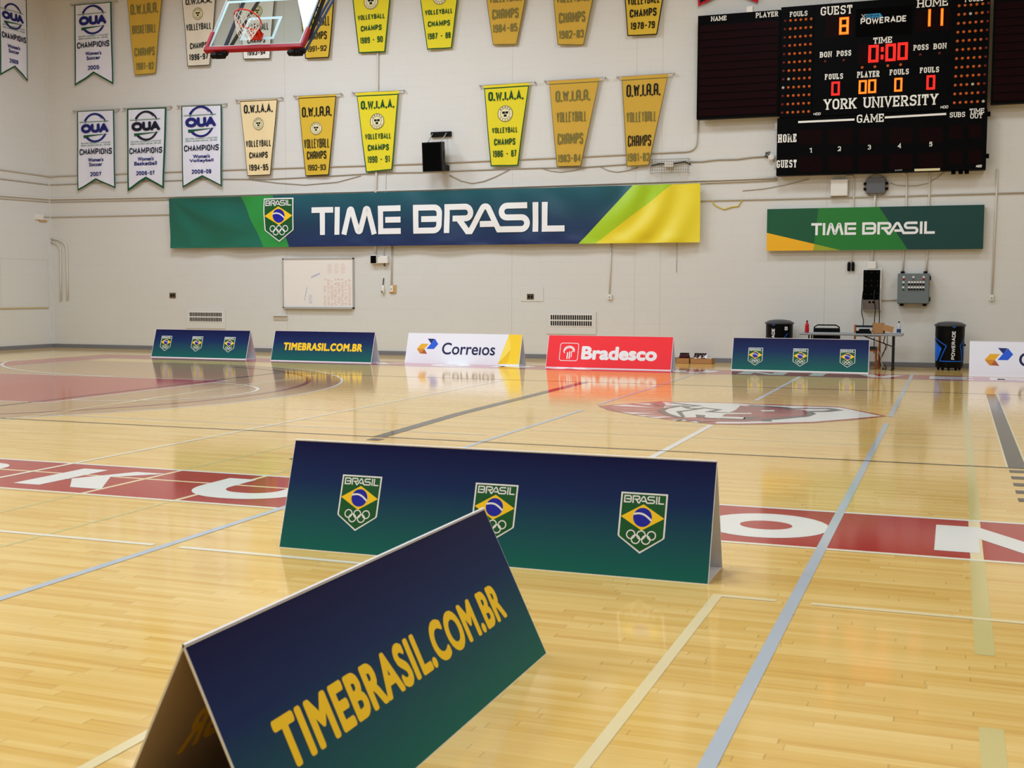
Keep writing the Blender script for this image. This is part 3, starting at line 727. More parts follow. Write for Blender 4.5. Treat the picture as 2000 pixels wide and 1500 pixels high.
# ================================================================ PENNANTS
def inset_poly(pts, d):
    n = len(pts); out = []
    ar = sum(pts[i][0]*pts[(i+1) % n][1]-pts[(i+1) % n][0]*pts[i][1] for i in range(n)); sg = 1 if ar > 0 else -1
    for i in range(n):
        p = Vector(pts[i]); a = (p-Vector(pts[i-1])).normalized(); b = (Vector(pts[(i+1) % n])-p).normalized()
        na = Vector((-a.y, a.x))*sg; nb = Vector((-b.y, b.x))*sg; m = (na+nb).normalized()
        out.append(tuple(p+m*(d/max(.4, m.dot(na)))))
    return out
def pennant(label, tl, tr, br, bl, cloth, border, bw, rows=(), tail=None, seal=None, oua=None, side='b', rod=True, top_band=0.0, amp=.012, group='championship pennants', strings=True):
    Y = WALL_Y-.1
    if side == 'b':
        m2 = lambda px, py: (lambda q: (q.x, q.z))(W(px, py, Y))
    else:
        m2 = lambda px, py: (lambda q: (q.y, q.z))(LWALL(px, py, LEFT_X+.1))
    c = [m2(*p) for p in (tl, tr, br, bl)]
    ox = (c[0][0]+c[1][0])/2; oz = min(c[2][1], c[3][1])
    root = thing('pennant', label, 'banner', (ox, Y, oz) if side == 'b' else (LEFT_X+.1, ox, oz), 0 if side == 'b' else math.pi/2, group)
    L2 = lambda px, py: (lambda q: (q[0]-ox, q[1]-oz))(m2(px, py))
    TL, TR, BR, BL = [(q[0]-ox, q[1]-oz) for q in c]
    ztop = max(TL[1], TR[1]); ph = random.uniform(0, 6); ph2 = random.uniform(0, 6)
    Hp = ztop
    def disp(x, z):
        t = max(0, min(1, (ztop-z)/Hp))
        return amp*(.35+.65*t)*(math.sin(x*7.5+z*1.3+ph)+.5*math.sin(x*15-z*2.1+ph2))+.012*t*t*math.sin(z*3+ph2)
    def fn(u, v, l): return (u, disp(u, v)-.006*l, v)
    bottom = [BL]+([L2(*tail)] if tail else [])+[BR]
    outline = [TL]+bottom+[TR]
    mb = MB()
    def sheet(outl, mat, layer):
        tl_, tr_ = outl[0], outl[-1]; bt = outl[1:-1]; nu, nv = 14, 18
        vs = []
        for i in range(nu+1):
            s = i/nu; top = Vector(tl_).lerp(Vector(tr_), s)
            k = s*(len(bt)-1); j = min(int(k), len(bt)-2); bot = Vector(bt[j]).lerp(Vector(bt[j+1]), k-j)
            for q in range(nv+1):
                p = top.lerp(bot, q/nv); vs.append(fn(p.x, p.y, layer))
        fs = [(i*(nv+1)+q, i*(nv+1)+q+1, (i+1)*(nv+1)+q+1, (i+1)*(nv+1)+q) for i in range(nu) for q in range(nv)]
        mb.add(vs, fs, mat)
    sheet(outline, cloth, -1.2)
    lay = 0
    if bw:
        sheet(outline, border, 0)
        o2 = list(outline)
        if top_band:
            d = top_band
            sheet([outline[0], (outline[0][0], outline[0][1]-d), (outline[-1][0], outline[-1][1]-d), outline[-1]], cloth, 1)
            o2 = [(TL[0], TL[1]-d)]+bottom+[(TR[0], TR[1]-d)]
        sheet(inset_poly(o2, bw), cloth, 1)
    else: sheet(outline, cloth, 0)
    P = Print2D()
    def midx(py):
        def ex(a, b):
            t = (py-a[1])/(b[1]-a[1]); return a[0]+(b[0]-a[0])*t
        xl, xr = ex(tl, bl), ex(tr, br); return xl, xr
    for (txt, py, hpx, wf, mat, style) in rows:
        xl, xr = midx(py); cxp = (xl+xr)/2; wpx = (xr-xl)*wf
        a = L2(cxp-wpx/2, py); b = L2(cxp+wpx/2, py); h = abs(L2(cxp, py-hpx/2)[1]-L2(cxp, py+hpx/2)[1]); zc = L2(cxp, py)[1]
        sk = (L2(xr, midx(py)[1] and py)[1]-L2(xl, py)[1])/max(.01, (L2(xr, py)[0]-L2(xl, py)[0]))
        if style == 'f': P.text(txt, a[0], zc-h/2, b[0], zc+h/2, mat, 3, bold=h*.045)
        else: P.sfont(txt, a[0], zc-h/2, b[0], zc+h/2, mat, 3, th=style if isinstance(style, float) else .15, alt=(style == 'r'))
    if seal:
        px, py, rp = seal; q = L2(px, py); r = abs(L2(px+rp, py)[0]-q[0]) if side == 'b' else .1
        P.disc(*q, r, 'seal_ivory', 2.5); P.ring(*q, r*.95, r*.08, 'felt_olive', 3); P.ring(*q, r*.62, r*.05, 'felt_olive', 3)
        for k in range(3):
            a = math.radians(90+120*k); cx_, cy_ = q[0]+r*.24*math.cos(a+math.pi/3*0), q[1]-r*.24*math.sin(a)
            P.poly([(cx_+r*.2*math.cos(b_), cy_+r*.2*math.sin(b_)*(1.2 if j % 2 else .6)) for j, b_ in enumerate([2*math.pi*i/8 for i in range(8)])], 'felt_black', 3)
        for k in range(5):
            a = math.radians(40+25*k); P.disc(q[0]+r*.78*math.cos(a), q[1]+r*.78*math.sin(a), r*.08, 'felt_black', 3, n=8)
            a = math.radians(-140+25*k); P.disc(q[0]+r*.78*math.cos(a), q[1]+r*.78*math.sin(a), r*.06, 'felt_black', 3, n=8)
    if oua:
        px, py, wpx, dark = oua; a = L2(px-wpx/2, py); b = L2(px+wpx/2, py); w = b[0]-a[0]; cx_, cz_ = (a[0]+b[0])/2, a[1]
        blue = 'oua_dark' if dark else 'oua_blue'; h = w*.27
        P.ring(cx_, cz_+.02, w*.42, w*.05, blue, 3, a0=22, a1=150, n=20, ry=w*.40); P.ring(cx_-.01, cz_+.02, w*.36, w*.025, blue, 3, a0=40, a1=160, n=20, ry=w*.38)
        P.ring(cx_, cz_-.01, w*.42, w*.05, blue, 3, a0=215, a1=335, n=20, ry=w*.38); P.ring(cx_+.01, cz_-.01, w*.37, w*.025, blue, 3, a0=222, a1=325, n=20, ry=w*.36)
        P.text('OUA', cx_-w/2, cz_-h/2, cx_+w/2, cz_+h/2, blue, 4, bold=h*.11)
        P.rect(cx_-w*.55, cz_+h*.68, cx_+w*.5, cz_+h*.76, 'felt_sage', 4)
        P.poly([(cx_-w*.42, cz_-h*.72), (cx_+w*.5, cz_-h*.66), (cx_-w*.2, cz_-h*.88), (cx_-w*.4, cz_-h*1.05)], 'border_green', 4)
    mb.ns = len(mb.f); mb.put_print(fine(P, .12, 3), fn)
    mb.build('cloth', root, smooth=True)
    if rod:
        r = MB(); dx = Vector((TR[0]-TL[0], 0, TR[1]-TL[1])).normalized()*.14
        r.tube([Vector((TL[0], .0, TL[1]-.01))-dx, Vector((TR[0], .0, TR[1]-.01))+dx], .014, 'steel_rod')
        ro_ = r.build('rod', root)
        for s_, p_ in ((-1, TL), (1, TR)):
            h_ = MB(); h_.box(p_[0]+s_*.12-.012, p_[0]+s_*.12+.012, -.02, .095, p_[1]-.03, p_[1]+.015, 'steel_rod'); h_.build('wall_hook', ro_)
    return root
def oua_rows(champ, lines, year, small, mat='oua_blue', ymat='oua_dark'):
    r = [('CHAMPIONS', champ, 12, .86, 'oua_dark', .19), (year[0], year[1], 8, .3 if len(year[0]) < 5 else .48, mat, .22)]
    r += [(t, y, 7.5, min(.62, .06*len(t)), mat, 'f') for t, y in lines]
    r += [(t_, y, 2.6, .78, 'felt_sage', .3) for t_, y in zip(('ONTARIO UNIVERSITY ATHLETICS', 'SPORTS UNIVERSITAIRES DE L ONTARIO'), small)]
    return r
pennant('white swallow tailed pennant on the left side wall, Women\'s Soccer 2009', (-2, -8), (52, -2), (55, 160), (0, 147), 'cloth_white', 'border_green', .04,
        oua_rows(73, (("Women's", 92), ('Soccer', 101)), ('2009', 120), (53, 58)), tail=(30, 131), oua=(24, 27, 42, False), side='l', rod=False, group=None)
pennant('white swallow tailed pennant, Women\'s Soccer 2005, upper row near the corner', (145, 8), (218, 2), (221, 165), (146, 168), 'cloth_white', 'border_green', .045,
        oua_rows(87, (("Women's", 104), ('Soccer', 113)), ('2005', 132), (70, 74.5)), tail=(183, 143), oua=(182, 42, 54, False))
pennant('white swallow tailed pennant, Women\'s Soccer 2007, lower row near the corner', (150, 216), (223, 213), (225, 368), (152, 373), 'cloth_white', 'border_green', .04,
        oua_rows(296, (("Women's", 312), ('Soccer', 321)), ('2007', 340), (279, 283.5)), tail=(187, 351), oua=(186, 252, 54, False))
pennant('white swallow tailed pennant, Women\'s Basketball 2006-07, with heavy green edge', (248, 211), (325, 208), (321, 369), (249, 374), 'cloth_white', 'border_green', .055,
        oua_rows(294, (("Women's", 310), ('Basketball', 319)), ('2006-07', 338), (276, 280.5)), tail=(285, 349), oua=(286, 248, 56, True))
pennant('white swallow tailed pennant, Women\'s Volleyball 2008-09', (354, 206), (433, 203), (434, 365), (356, 367), 'cloth_white', 'border_green', .04,
        oua_rows(289, (("Women's", 305), ('Volleyball', 314)), ('2008-09', 335), (270, 274.5)), tail=(395, 345), oua=(393, 240, 60, False))
K_, G_, O_ = 'felt_black', 'felt_green', 'felt_olive'
def vb(y0, ya, yb, yc, year, m1, m2, m3, m4, h=(15, 14, 13, 12), w=(.76, .8, .66, .74), sport='VOLLEYBALL', st=.15):
    r = []
    if y0 is not None: r.append(('O.W.I.A.A.', y0, h[0], w[0], m1, st))
    if ya is not None: r.append((sport, ya, h[1], w[1], m2, st))
    if yb is not None: r.append(('CHAMPS', yb, h[2], w[2], m3, st))
    r.append((year, yc, h[3], w[3], m4, st)); return r
pennant('mustard pennant, Basketball Champs 1981-82, top row beside the white soccer pennant', (247, -16), (318, -20), (304, 143), (263, 147), 'cloth_mustard', O_, .015,
        vb(17, 57, 101, 129, '1981-82', O_, O_, O_, O_, (21, 17, 17, 14), (.84, .82, .8, .78), 'BASKETBALL', 'r'))
pennant('pale beige pennant, Volleyball Champs 1996-97, left of the basketball hoop', (352, -36), (424, -38), (411, 128), (367, 130), 'cloth_beige', K_, .02,
        vb(2, 52, 89, 111, '1996-97', K_, K_, K_, K_, (12, 13, 12, 12), (.78, .86, .68, .8), st=.2), seal=(387, 27, 10))
pennant('ivory pennant, Volleyball Champs 1993-94, hanging behind the glass backboard', (463, -50), (541, -52), (527, 115), (475, 116), 'cloth_ivory', K_, .02,
        vb(-6, 53, 79, 103, '1993-94', K_, K_, K_, K_, (14, 14, 11, 9), (.78, .8, .6, .66), st=.2), seal=(503, 22, 10))
pennant('golden pennant, Volleyball Champs 1991-92, right of the basketball hoop', (578, -48), (657, -50), (643, 113), (596, 115), 'cloth_gold', K_, .025,
        vb(-6, 42, 70, 95, '1991-92', K_, K_, K_, K_, (16, 19, 16, 11), (.8, .84, .7, .76), st=.16), seal=(619, 17, 11))
pennant('bright yellow pennant, Volleyball Champs 1989-90, in the top row', (682, -58), (768, -60), (752, 102), (700, 104), 'cloth_yellow', 'border_green', .03,
        vb(-30, 33, 55, 78, '1989 - 90', G_, G_, G_, G_, (16, 10, 11, 12), (.78, .8, .66, .78), st=.2), seal=(725, 3, 14))
pennant('bright yellow pennant, Volleyball Champs 1987-88, in the top row above the loudspeaker', (812, -66), (903, -68), (882, 94), (834, 97), 'cloth_yellow', 'border_green', .026,
        vb(-38, 23, 46, 70, '1987 - 88', G_, G_, G_, G_, (16, 10, 11, 12), (.78, .8, .7, .82), st=.2), seal=(859, -6, 14))
pennant('faded mustard pennant with olive letters, Volleyball Champs 1984-85', (940, -76), (1042, -78), (1009, 87), (962, 88), 'cloth_mustard', O_, .02,
        vb(-46, -5, 27, 55, '1984-85', O_, O_, O_, O_, (20, 18, 20, 16), (.76, .82, .76, .84), st='r'))
pennant('faded mustard pennant with olive letters, Volleyball Champs 1982-83', (1074, -78), (1176, -82), (1140, 88), (1089, 88), 'cloth_mustard', O_, .02,
        vb(-46, -5, 34, 67, '1982-83', O_, O_, O_, O_, (20, 18, 21, 16), (.76, .82, .76, .84), st='r'))
pennant('golden pennant with black letters, Volleyball Champs 1978-79, nearest the scoreboard in the top row', (1212, -100), (1312, -104), (1284, 68), (1226, 71), 'cloth_gold', K_, .025,
        vb(-60, 0, 25, 50, '1978-79', K_, K_, K_, K_, (20, 16, 16, 14), (.76, .84, .76, .76), st=.17))
pennant('cream pennant with black letters, Volleyball Champs 1994-95', (468, 195), (542, 191), (529, 342), (484, 344), 'cloth_cream', K_, .02,
        vb(212, 280, 303, 327, '1994-95', K_, K_, K_, K_, (17, 13, 12, 12), (.8, .86, .68, .78), st=.2), seal=(505, 242, 10.5), top_band=.04)
pennant('gold pennant with black letters, Volleyball Champs 1992-93', (582, 187), (657, 183), (642, 342), (596, 344), 'cloth_gold', K_, .022,
        vb(218, 280, 303, 327, '1992-93', K_, K_, K_, K_, (20, 18, 16, 11), (.84, .86, .72, .74), st='r'), seal=(618, 251, 11), top_band=.06)
pennant('bright yellow pennant with green edge, Volleyball Champs 1990-91', (696, 180), (779, 176), (766, 332), (714, 337), 'cloth_yellow', 'border_green', .03,
        vb(204, 266, 288, 311, '1990 - 91', G_, G_, G_, G_, (17, 11, 12, 13), (.84, .78, .68, .78), st=.2), seal=(737, 237, 14), top_band=.09)
pennant('bright yellow pennant with green edge, Volleyball Champs 1986-87, right of the loudspeaker', (945, 166), (1034, 160), (1012, 324), (958, 325), 'cloth_yellow', 'border_green', .03,
        vb(187, 254, 277, 300, '1986 - 87', G_, G_, G_, G_, (18, 11, 13, 13), (.82, .72, .64, .78), st=.2), seal=(987, 222, 15), top_band=.08)
pennant('faded mustard pennant with olive letters, Volleyball Champs 1983-84', (1072, 157), (1171, 151), (1135, 325), (1087, 326), 'cloth_mustard', O_, .022,
        vb(187, 228, 271, 309, '1983-84', O_, O_, O_, O_, (22, 20, 22, 15), (.76, .76, .78, .86), st='r'), top_band=.09)
pennant('mustard pennant with black and olive letters, Volleyball Champs 1981-82, by the caged light', (1214, 149), (1305, 143), (1268, 323), (1224, 326), 'cloth_mustard', O_, .022,
        vb(176, 228, 275, 307, '1981-82', K_, O_, K_, O_, (24, 20, 22, 16), (.8, .84, .8, .9), st='r'), top_band=.09)
pennant('red edged black swallow tailed pennant just above the scoreboard', (1352, -160), (1490, -168), (1480, 6), (1364, 13), 'felt_black', 'cloth_red', .05, (), tail=(1421, -18), group=None)

# ================================================================ LONG FABRIC BANNER AND RIGID SIGN
BYp = WALL_Y-.19
q0 = W(332, 485, BYp); q1 = W(1366.5, 472, BYp); qt = W(332, 388, BYp)
BL_, BH_ = q1.x-q0.x, W(1367, 357, BYp).z-W(1366.5, 472, BYp).z
fabric_banner_mat(q0.x, q0.z, BH_)
bn = thing('wall_banner', 'long teal fabric banner reading TIME BRASIL with a yellow right end', 'banner', (q0.x, BYp, q0.z))
def bdisp(x, z):
    t = 1-z/BH_
    d = .008*math.sin(2.1*x+2.6*z)+.006*math.sin(4.3*x-3.0*z+1)
    # sag folds near the left corner, drag folds along the top hem and big folds in the yellow end
    rr = math.hypot(x-.1, (BH_-z)*1.3); a = math.atan2((BH_-z)*1.3, x-.1+.001)
    d += .03*math.exp(-((x-1.3)/1.1)**2)*math.sin(8*a)*min(1, rr)
    d += .02*math.exp(-((x-2.2)/1.2)**2)*math.sin(6*(z-.35*(x-2.2)**2)+.6)
    rr = math.hypot(x-12.2, (BH_+.3-z)); d += .035*math.exp(-((x-13.7)/.9)**2)*math.sin(9.0*rr)
    d += .010*math.exp(-((z-BH_)/.35)**2)*math.sin(5.5*x+2.5*z)+.014*math.exp(-((z-.06)/.14)**2)*math.sin(4.2*x+1.3*math.sin(x))
    d += .012*math.exp(-((z-.5)/.6)**2)*math.sin(3.4*x+5.0*z)*max(0, math.sin(.7*x+1))
    return d*1.5
bm_ = MB(); nu, nv = 380, 36
vs = []
for i in range(nu+1):
    for k in range(nv+1):
        x = BL_*i/nu; z = BH_*k/nv; vs.append((x, bdisp(x, z), z))
bm_.add(vs, [(i*(nv+1)+k, (i+1)*(nv+1)+k, (i+1)*(nv+1)+k+1, i*(nv+1)+k+1) for i in range(nu) for k in range(nv)], 'long_banner_print')
vb_ = [(x, y+.006, z) for x, y, z in vs]
bm_.add(vb_, [(i*(nv+1)+k+1, (i+1)*(nv+1)+k+1, (i+1)*(nv+1)+k, i*(nv+1)+k) for i in range(nu) for k in range(nv)], 'long_banner_print')
P = Print2D()
lx = lambda px, py: (W(px, py, BYp).x-q0.x, W(px, py, BYp).z-q0.z)
a_, b_ = lx(610, 459), lx(1103.5, 394.5)
logo_word(P, a_[0], lx(627, 459)[1], b_[0], lx(1061, 394.5)[1], 'print_white', 1, True, maxseg=.12)
sa, sb_ = lx(516, 387), lx(573, 386)
shield(P, (sa[0]+sb_[0])/2, sa[1]-.01, sb_[0]-sa[0]+.02, 1, 1.0)
bm_.ns = len(bm_.f); bm_.put_print(fine(P, .06, 6), lambda u, v, l: (u, bdisp(u, v)-.012-.004*l, v))
bm_.build('fabric', bn, smooth=True)
for xx in (.0, BL_):
    t_ = MB(); t_.tube([(xx, 0, BH_-.02), (xx+(.12 if xx else -.12), .05, BH_+.0)], .012, 'cable_grey', 6); t_.build('tie_cord', bn)

SYp = WALL_Y-.16
g0 = W(1497, 490, SYp); g1 = W(1920, 487, SYp); gt = W(1498, 408.5, SYp)
GW, GH = g1.x-g0.x, gt.z-g0.z
sg = thing('wall_sign', 'rigid green sign reading TIME BRASIL with a yellow lower left corner', 'sign', (g0.x, SYp, g0.z))
mb = MB(); mb.box(0, GW, 0, .12, 0, GH, 'sign_side')
P = Print2D(); P.rect(0, 0, GW, GH, 'sign_teal', 1)
sx = lambda px, py: (W(px, py, SYp).x-g0.x, W(px, py, SYp).z-g0.z)
z2 = lambda x, y: sx(1450+x/3.636, 320+y/3.636)
P.poly([(0, 0), (z2(1175, 608)[0], 0), (z2(970, 305)[0], GH), (0, GH)], 'sign_green_mid', 2)
P.poly([(0, 0), (z2(503, 618)[0], 0), (z2(540, 318)[0], GH), (0, GH)], 'sign_green_dark', 3)
yv = z2(175, 490)[1]; xe = z2(700, 612)[0]; xm0, xm1 = z2(503, 618)[0], z2(512, 570)[0]
P.poly([(0, 0), (xe, 0), (0, yv)], 'sign_olive', 4)
P.poly([(0, 0), (xm0, 0), (xm1, yv*(1-xm1/xe)), (0, yv)], 'sign_yellow', 5)
a_ = z2(488, 508); b_ = z2(1366, 495); h0 = z2(920, 502)[1]; h1 = z2(920, 415)[1]
logo_word(P, a_[0], h0, b_[0], h1, 'print_white', 5)
mb.put_print(P, lambda u, v, l: (u, -.0015*l, v)); mb.build('panel', sg)
for xx in (.3, GW-.4):
    t_ = MB(); t_.box(xx, xx+.1, .12, .16, .2, GH-.2, 'alu'); t_.build('bracket', sg)

# ================================================================ SCOREBOARD
SB = WALL_Y-.32
def sb2(px, py, Y=SB): q = W(px, py, Y); return q.x, q.z
class Panel:
    def __init__(s, name, label, cat, xa, xb, za, zb, depth=.27, Y=SB):
        s.Y = Y; s.root = thing(name, label, cat, ((xa+xb)/2, Y, za)); s.ox, s.oz = (xa+xb)/2, za
        s.P = Print2D(); s.depth = depth; s.b = (xa, xb, za, zb)
        s.mb = MB(); s.mb.box(xa-s.ox, xb-s.ox, 0, depth, 0, zb-za, 'sb_black')
    def xy(s, px, py): q = W(px, py, s.Y); return q.x-s.ox, q.z-s.oz
    def box(s, cx, cy, w, h):
        return s.xy(cx-w/2, cy)[0], s.xy(cx, cy+h/2)[1], s.xy(cx+w/2, cy)[0], s.xy(cx, cy-h/2)[1]
    def word(s, t, cx, cy, w, h, th=.17): s.P.sfont(t, *s.box(cx, cy, w, h), 'sb_text', 3, th=th, serif=True, gap=.26)
    def rect(s, cx, cy, w, h, mat, l=1): s.P.rect(*s.box(cx, cy, w, h), mat, l)
    def lamp(s, px, py, mat, r=.032):
        x, z = s.xy(px, py); m_ = MB()
        m_.lathe([(r, 0), (r, .012), (r*.75, .024), (r*.3, .03)], mat, (0, 0, 0), 10, Matrix.Rotation(math.pi/2, 4, 'X'))
        m_.v = [(v[0]+x, v[1]-.001, v[2]+z) for v in m_.v]
        m_.build('lamp', s.root)
    def digit(s, ch, cx, cy, w, h, mat):
        x0, z0, x1, z1 = s.box(cx, cy, w, h); t = (z1-z0)*.15; p = Print2D(); h_ = t/2
        X0, X1, Z0, Z1 = x0+h_, x1-h_, z0+h_, z1-h_; Zm = (Z0+Z1)/2
        sgm = {'a': ((X0, Z1), (X1, Z1)), 'b': ((X1, Z1), (X1, Zm)), 'c': ((X1, Zm), (X1, Z0)), 'd': ((X0, Z0), (X1, Z0)), 'e': ((X0, Zm), (X0, Z0)), 'f': ((X0, Z1), (X0, Zm)), 'g': ((X0, Zm), (X1, Zm))}
        on = {'0': 'abcdef', '8': 'abcdefg', '1': 'bc'}.get(ch, '')
        for k in on:
            a, b = Vector(sgm[k][0]), Vector(sgm[k][1]); d = (b-a).normalized()*h_
            p.stroke([a-d, b+d], t, mat, 4)
            n = 5 if k in 'bcef' else 4
            for i in range(n):
                q = a.lerp(b, (i+.5)/n); p.disc(q.x, q.y, t*.15, 'led_core' if mat == 'led_amber' else 'led_amber', 5, n=8) if mat == 'led_amber' else None
        if ch == ':':
            for f_ in (.28, .72): p.rect((x0+x1)/2-t*.5, z0+(z1-z0)*f_-t*.9, (x0+x1)/2+t*.5, z0+(z1-z0)*f_+t*.9, mat, 4)
        m_ = MB(); m_.put_print(p, lambda u, v, l: (u, -.0015*l, v)); m_.build('digit', s.root)
    def done(s, part='cabinet'):
        s.mb.put_print(s.P, lambda u, v, l: (u, -.0015*l, v)); s.mb.build(part, s.root)
        for xx in (.2, .8):
            x = s.b[0]+(s.b[1]-s.b[0])*xx-s.ox; zz = (s.b[3]-s.b[2])
            m_ = MB(); m_.box(x-.05, x+.05, s.depth, WALL_Y-s.Y-.003, .15, zz-.15, 'black_matte'); m_.build('wall_bracket', s.root)
TOP = 8.16
# players' name panels
p_ = Panel('name_panel', 'dark maroon player name panel at the left end of the scoreboard', 'scoreboard', -5.80, -3.905, 5.71, 8.08, .2)
for i in range(12):
    za = .05+i*(2.1/12); p_.mb.box(-.9, .9, -.012, .0, za+.012, za+2.1/12-.012, 'sb_louver')
p_.word('NAME', 1404, 36, 30, 9); p_.word('PLAYER', 1498, 28.5, 43, 10); p_.done()
x_, z_ = p_.xy(1464, 22); m_ = MB(); m_.box(x_-.07, x_+.07, .0, .12, 2.37, 2.5, 'white_plastic'); m_.build('top_fitting', p_.root)
p_ = Panel('name_panel', 'dark maroon player name panel at the right end of the scoreboard, cut by the frame', 'scoreboard', .60, 2.5, 5.74, 8.08, .2)
for i in range(12):
    za = .05+i*(2.1/12); p_.mb.box(-.9, .9, -.012, .0, za+.012, za+2.1/12-.012, 'sb_louver')
p_.done()
# foul panels
p_ = Panel('foul_panel', 'black foul light panel on the left of the scoreboard, red lamps in its left column', 'scoreboard', -3.895, -3.165, 5.655, 8.13)
p_.word('FOULS', 1560, 27, 34, 10)
for r in range(12):
    a = Vector((1534, 41)).lerp(Vector((1528, 220.5)), r/11); b = Vector((1584.5, 37)).lerp(Vector((1579.5, 218)), r/11)
    for c in range(6):
        q = a.lerp(b, c/5); mat = 'lamp_off_red' if c == 0 else 'lamp_off_amber'
        if (r, c) in ((7, 1), (8, 0)): mat = 'lamp_burnt'
        p_.lamp(q.x, q.y, mat)
p_.done()
p_ = Panel('foul_panel', 'black foul light panel on the right of the scoreboard, red lamps in its right column', 'scoreboard', -.265, .53, 5.665, 8.13)
p_.word('FOULS', 1903, -2, 36, 10)
for r in range(12):
    a = Vector((1873.5, 11.5)).lerp(Vector((1864, 201)), r/11); b = Vector((1931, 6.6)).lerp(Vector((1920.5, 198)), r/11)
    for c in range(6):
        q = a.lerp(b, c/5); mat = 'lamp_off_red' if c == 5 else 'lamp_off_amber'
        if (r, c) in ((1, 2), (9, 3), (11, 5)): mat = 'lamp_burnt'
        p_.lamp(q.x, q.y, mat)
p_.done()
# main board
p_ = Panel('scoreboard', 'black electronic scoreboard with lit amber and red digits, YORK UNIVERSITY below them', 'scoreboard', -3.158, -.272, 5.66, 8.13)
for t, cx, cy, w, h in (('GUEST', 1634, 20, 62, 17), ('HOME', 1822, 5, 60, 16), ('TIME', 1724, 78.5, 37, 12), ('BON', 1613, 106.5, 23, 11), ('POSS', 1648.5, 104, 28, 11), ('POSS', 1799, 92.5, 29, 11),
                        ('BON', 1836, 90, 25, 11), ('FOULS', 1629, 149.5, 35, 11), ('PLAYER', 1696, 145, 43, 12), ('FOULS', 1756.5, 140.5, 37, 11), ('FOULS', 1815.5, 136.5, 37, 11), ('YORK UNIVERSITY', 1720.5, 199, 222, 21)):
    p_.word(t, cx, cy, w, h, .16 if h > 14 else .18)
p_.P.sfont('POWERADE', *p_.box(1726, 39, 90, 12), 'sb_text', 3, th=.2, slant=0, gap=.26)
x0, z0, x1, z1 = p_.box(1701, 31, 36, 8); p_.P.poly([(x0+.09, z0), (x1+.06, z0), (x1, z1), (x0+.09, z1)], 'tag_blue', 2); p_.P.stroke([(x0, z0), (x0+.08, z1)], .02, 'alu', 2); p_.P.stroke([(x0, z1), (x0+.08, z0)], .02, 'alu', 2)
p_.P.sfont('ION4', x0+.11, z0+.02, x1-.02, z1-.02, 'sb_black', 3, th=.2)
p_.rect(1727, 42, 110, 56, 'black_matte', .4)
for cx, cy, w, h in ((1640, 50, 56, 42), (1822, 38, 66, 42), (1725, 104, 100, 40)): p_.rect(cx, cy, w, h, 'sb_maroon', .5)
p_.rect(1595, 223, 14, 5, 'sb_black', .5); p_.P.sfont('HDD', *p_.box(1595.5, 222.5, 14, 5), 'sb_text', 3, th=.18, slant=.2); p_.P.sfont('HDD', *p_.box(1844, 209, 15, 5.5), 'sb_text', 3, th=.18, slant=.2)
p_.done()
A_, R_ = 'led_amber', 'led_red'
for ch, cx, cy, w, h, mt_ in (('8', 1648.5, 50.5, 19, 34, A_), ('1', 1812.5, 35, 11, 34, A_), ('1', 1837, 33.5, 11, 34, A_), ('0', 1706, 105, 20, 34, R_), (':', 1723, 104, 9, 34, R_), ('0', 1739.5, 102.5, 20, 34, R_), ('0', 1763, 100, 20, 34, R_),
                              ('0', 1632, 173, 16.5, 27, R_), ('0', 1685, 170, 16, 27, A_), ('0', 1703.5, 168.5, 16, 27, A_), ('0', 1754.5, 165.5, 16, 27, A_), ('0', 1818, 161, 17, 28, R_)):
    p_.digit(ch, cx, cy, w, h, mt_)
for px, py, mt_ in ((1612, 120, 'lamp_off_red'), (1648, 118, 'lamp_off_red'), (1797.5, 107, 'lamp_off_red'), (1835, 104, 'lamp_off_red'), (1684, 132, 'lamp_off_amber'), (1709, 130.5, 'lamp_off_amber'), (1734, 128.5, 'lamp_off_amber'), (1759, 126.5, 'lamp_off_amber')):
    p_.lamp(px, py, mt_)
# set score panel
p_ = Panel('set_score_panel', 'black GAME panel with unlit windows, hung below the main scoreboard', 'scoreboard', -3.935, .545, 4.35, 5.645)
for t, cx, cy, w, h in (('GAME', 1700, 231, 53, 16), ('SUBS', 1870, 224, 30, 10), ('TIME', 1908, 216.5, 29, 9.5), ('OUT', 1907, 226.5, 24, 9.5), ('HOME', 1538, 270, 36, 16), ('GUEST', 1536.5, 320, 39, 15),
                        ('1', 1583, 293.5, 5, 9), ('2', 1639.5, 290.5, 6, 9), ('3', 1698, 287.5, 6, 9), ('4', 1757, 284.5, 7, 9), ('5', 1818, 281.5, 6, 9)): p_.word(t, cx, cy, w, h, .16)
for a, b in (((1559, 238.5), (1669, 233.5)), ((1728, 229.5), (1848, 222.5))): p_.P.stroke([p_.xy(*a), p_.xy(*b)], .045, 'sb_text', 3)
for row, (y0_, y1_) in enumerate(((268, 262), (321, 312))):
    for c in range(5): p_.rect(1583+c*58.7, y0_+(y1_-y0_)*c/5, 46, 30, 'sb_maroon', 1)
    p_.rect(1867, y1_-4, 26, 26, 'sb_maroon', 1); p_.rect(1904, y1_-6, 25, 26, 'sb_maroon', 1)
x0, z0 = p_.xy(1786, 334); x1, z1 = p_.xy(1836, 329); p_.mb.box(x0, x1, -.02, 0, .005, .055, 'beige_strip')
p_.P.sfont('HDD', *p_.box(1911.5, 324.5, 11, 5), 'sb_text', 3, th=.2, slant=.2); [p_.rect(1749+3*i_, 332.7-.2*i_, 1.6, 2.2, 'alu', 2) for i_ in range(5)]
for i, px in enumerate((1858, 1872, 1884)):
    x0 = p_.xy(px, 334)[0]; p_.mb.box(x0, x0+.09, .05, .2, -.07, .01, 'black_matte')
for zz in (.25, 1.15): p_.mb.box(2.24, 2.3, .05, .15, zz, zz+.09, 'black_matte'); p_.mb.box(-2.3, -2.23, .05, .12, zz-.1, zz+.05, 'alu')
p_.done()

